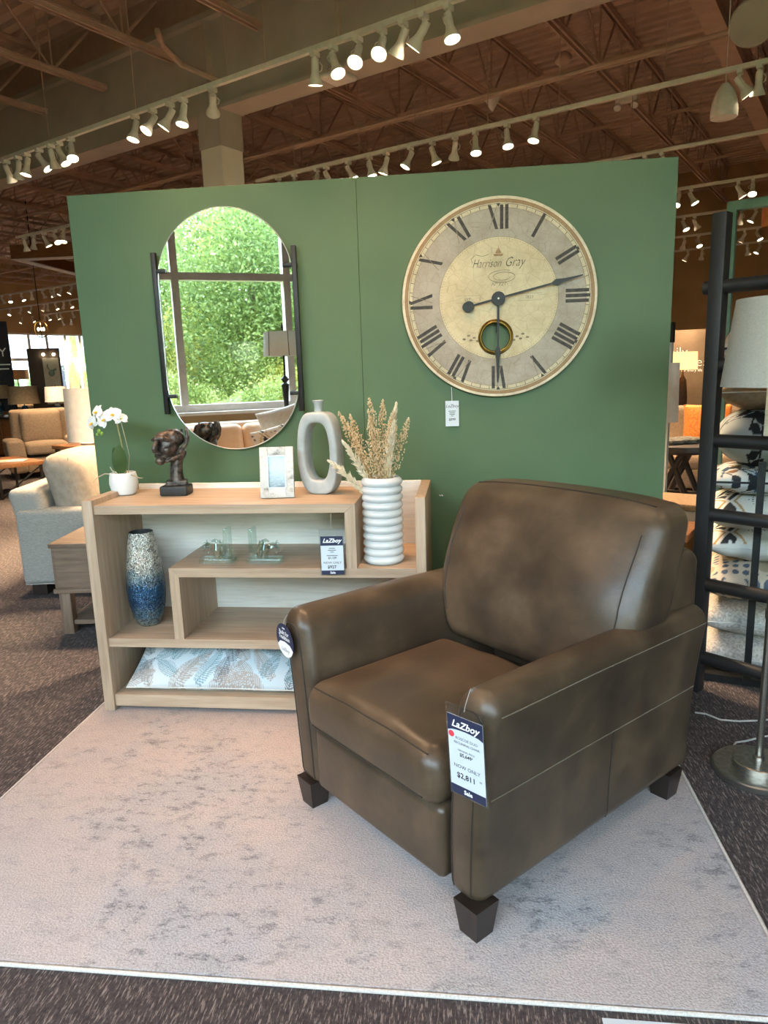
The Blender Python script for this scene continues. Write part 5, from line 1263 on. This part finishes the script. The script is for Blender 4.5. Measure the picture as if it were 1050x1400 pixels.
MB().lathe([(.01, 1.72), (.01, 1.96), (.014, 2.0), (.006, 2.05)], 10).build('finial', 'black_metal', bl)
# outdoors
gr = MB().add([uv(-70, -60, -.12), uv(40, -60, -.12), uv(40, VN-.21, -.12), uv(-70, VN-.21, -.12)], [(0, 1, 2, 3)]).build('ground', 'lawn', smooth=False); struct(gr)
MB().add([uv(-12, -7.6, -.11), uv(9, -7.6, -.11), uv(9, -5.2, -.11), uv(-12, -5.2, -.11)], [(0, 1, 2, 3)]).build('mulch_bed', 'mulch', gr, smooth=False)
gl = MB().add([uv(-90, VN-.2, -.12), uv(UL-.21, VN-.2, -.12), uv(UL-.21, 60, -.12), uv(-90, 60, -.12)], [(0, 1, 2, 3)]).build('car_park', 'asphalt', smooth=False); struct(gl)
def foliage(seed, rx, rz, n, size, mat, lobes=60):
    g = np.random.default_rng(seed); c = g.normal(size=(lobes, 3)); c /= np.linalg.norm(c, axis=1)[:, None]; c *= g.uniform(.35, 1, (lobes, 1)); 
    ci = g.integers(0, lobes, n); P = c[ci]+g.normal(size=(n, 3))*.13; P *= np.array([rx, rx, rz])
    nrm = g.normal(size=(n, 3))+np.array([0, 0, .7]); nrm /= np.linalg.norm(nrm, axis=1)[:, None]
    t = np.cross(nrm, g.normal(size=(n, 3))); t /= np.linalg.norm(t, axis=1)[:, None]; b_ = np.cross(nrm, t)
    s_ = size*g.uniform(.6, 1.2, (n, 1)); Q = np.stack([P-t*s_, P-b_*s_*.5, P+t*s_, P+b_*s_*.5], 1).reshape(-1, 3)
    me = bpy.data.meshes.new('foliage'); me.from_pydata(Q.tolist(), [], np.arange(4*n).reshape(-1, 4).tolist())
    tone = np.clip(np.repeat(g.uniform(0, 1, n)*.6+g.uniform(0, .4, lobes)[ci], 4), 0, 1); set_cols(me, np.stack([tone, tone, tone, np.ones_like(tone)], 1)); me.materials.append(MATS[mat]); return me
TF = [foliage(1, 1.9, 2.6, 34000, .05, 'leaf_green', 110), foliage(2, 1.9, 2.7, 34000, .052, 'leaf_yellow', 110), foliage(3, 1.85, 2.6, 34000, .05, 'leaf_dark', 110)]
BF = [foliage(4, .80, .78, 12000, .032, 'leaf_yellow', 60), foliage(5, .80, .72, 12000, .032, 'leaf_green', 60)]
trunk = MB().tube([(0, 0, 0), (.05, .03, 1.5), (0, .05, 3.2), (.1, 0, 4.4)], [.16, .12, .09, .03], 8)
tm = trunk.data('trunk', 'bark')
rr = random.Random(11)
k = 0
for row, (v, n) in enumerate(((-10.2, 5), (-14.6, 5), (-19.0, 6), (-23.4, 6))):
    for i in range(n):
        kind = (i+row) % 3; t = thing('tree', ('light green broadleaf tree outside the shop window', 'yellow-green broadleaf tree outside the shop window', 'darker green broadleaf tree outside the shop window')[kind], 'tree', uv(-9.0+i*4.5+(row % 2)*2.2, v, -.12), rr.uniform(0, 6), ('light green trees', 'yellow-green trees', 'darker green trees')[kind])
        put('trunk', tm, t); f_ = put('foliage', TF[kind], t, (0, 0, 3.3+row*1.0)); f_['kind'] = 'stuff'
        f_ = put('lower_foliage', TF[(kind+1) % 3], t, (.4, .3, 1.5+row*.6)); f_['kind'] = 'stuff'; f_.scale = (.8, .8, .6)
for i in range(14):
    kind = i % 2; j, rw = i % 7, i//7
    t = thing('shrub', ('yellow-green shrub under the trees outside', 'mid green shrub under the trees outside')[kind], 'shrub', uv(-7.0+j*2.1+rw*1.05, -6.6-rw*2.2, -.12), rr.uniform(0, 6), ('yellow-green shrubs', 'mid green shrubs')[kind])
    MB().tube([(0, 0, 0), (.02, 0, .5)], [.05, .02], 6).build('stem', 'bark', t); f_ = put('foliage', BF[kind], t, (0, 0, .85)); f_.scale = (1.12, 1.12, 1.25) if rw else (1.05, 1.05, 1); f_['kind'] = 'stuff'
for i in range(9):
    t = thing('tall_shrub', 'tall bushy green shrub between the rows of trees outside', 'shrub', uv(-9.5+i*2.15, -12.4, -.12), rr.uniform(0, 6), 'tall shrubs between the tree rows')
    MB().tube([(0, 0, 0), (.02, 0, .9)], [.06, .02], 6).build('stem', 'bark', t); f_ = put('foliage', BF[i % 2], t, (0, 0, 1.7)); f_.scale = (1.35, 1.35, 2.2); f_['kind'] = 'stuff'
# building and greenery across the car park
hb = thing('shop_building', 'pale building with a grey gabled roof across the car park', 'building', uv(-52, 27, -.12), GA)
MB().box(-4, 4, -12, 12, 0, 3.6).build('wall', 'siding', hb, smooth=False)
MB().add([(-4.5, -12.5, 3.6), (4.5, -12.5, 3.6), (4.5, 12.5, 3.6), (-4.5, 12.5, 3.6), (0, -12.5, 5.6), (0, 12.5, 5.6)], [(0, 3, 5, 4), (1, 4, 5, 2), (0, 4, 1), (3, 2, 5), (0, 1, 2, 3)]).build('roof', 'shingle_grey', hb, smooth=False)
for y in (-7, -2, 3):
    MB().add([(4.6, y-2, 3.5), (4.6, y+2, 3.5), (4.6, y, 5.0), (1, y, 5.0), (1, y-2, 3.5), (1, y+2, 3.5)], [(0, 1, 2), (0, 2, 3, 4), (1, 5, 3, 2)]).build('gable', 'shingle_grey', hb, smooth=False)
    MB().box(4.0, 4.05, y-1, y+1, .6, 2.6).build('window', 'sign_navy', hb, smooth=False)
for i, (px, dist, z) in enumerate(((18, 36, .6), (37, 36, .6), (106, 33, 1.0))):
    q = atd(px, 500, dist); t = thing('hedge', ('clipped green hedge across the car park' if i < 2 else 'narrow upright conifer across the car park'), 'shrub', (q.x, q.y, -.12), 0, 'hedges across the car park' if i < 2 else None)
    MB().tube([(0, 0, 0), (0, 0, 1)], .06, 6).build('stem', 'bark', t); f_ = put('foliage', TF[2] if i < 2 else TF[0], t, (0, 0, 1.0 if i < 2 else 1.9)); f_.scale = (.14, .14, .42) if i < 2 else (.3, .3, .85); f_['kind'] = 'stuff'
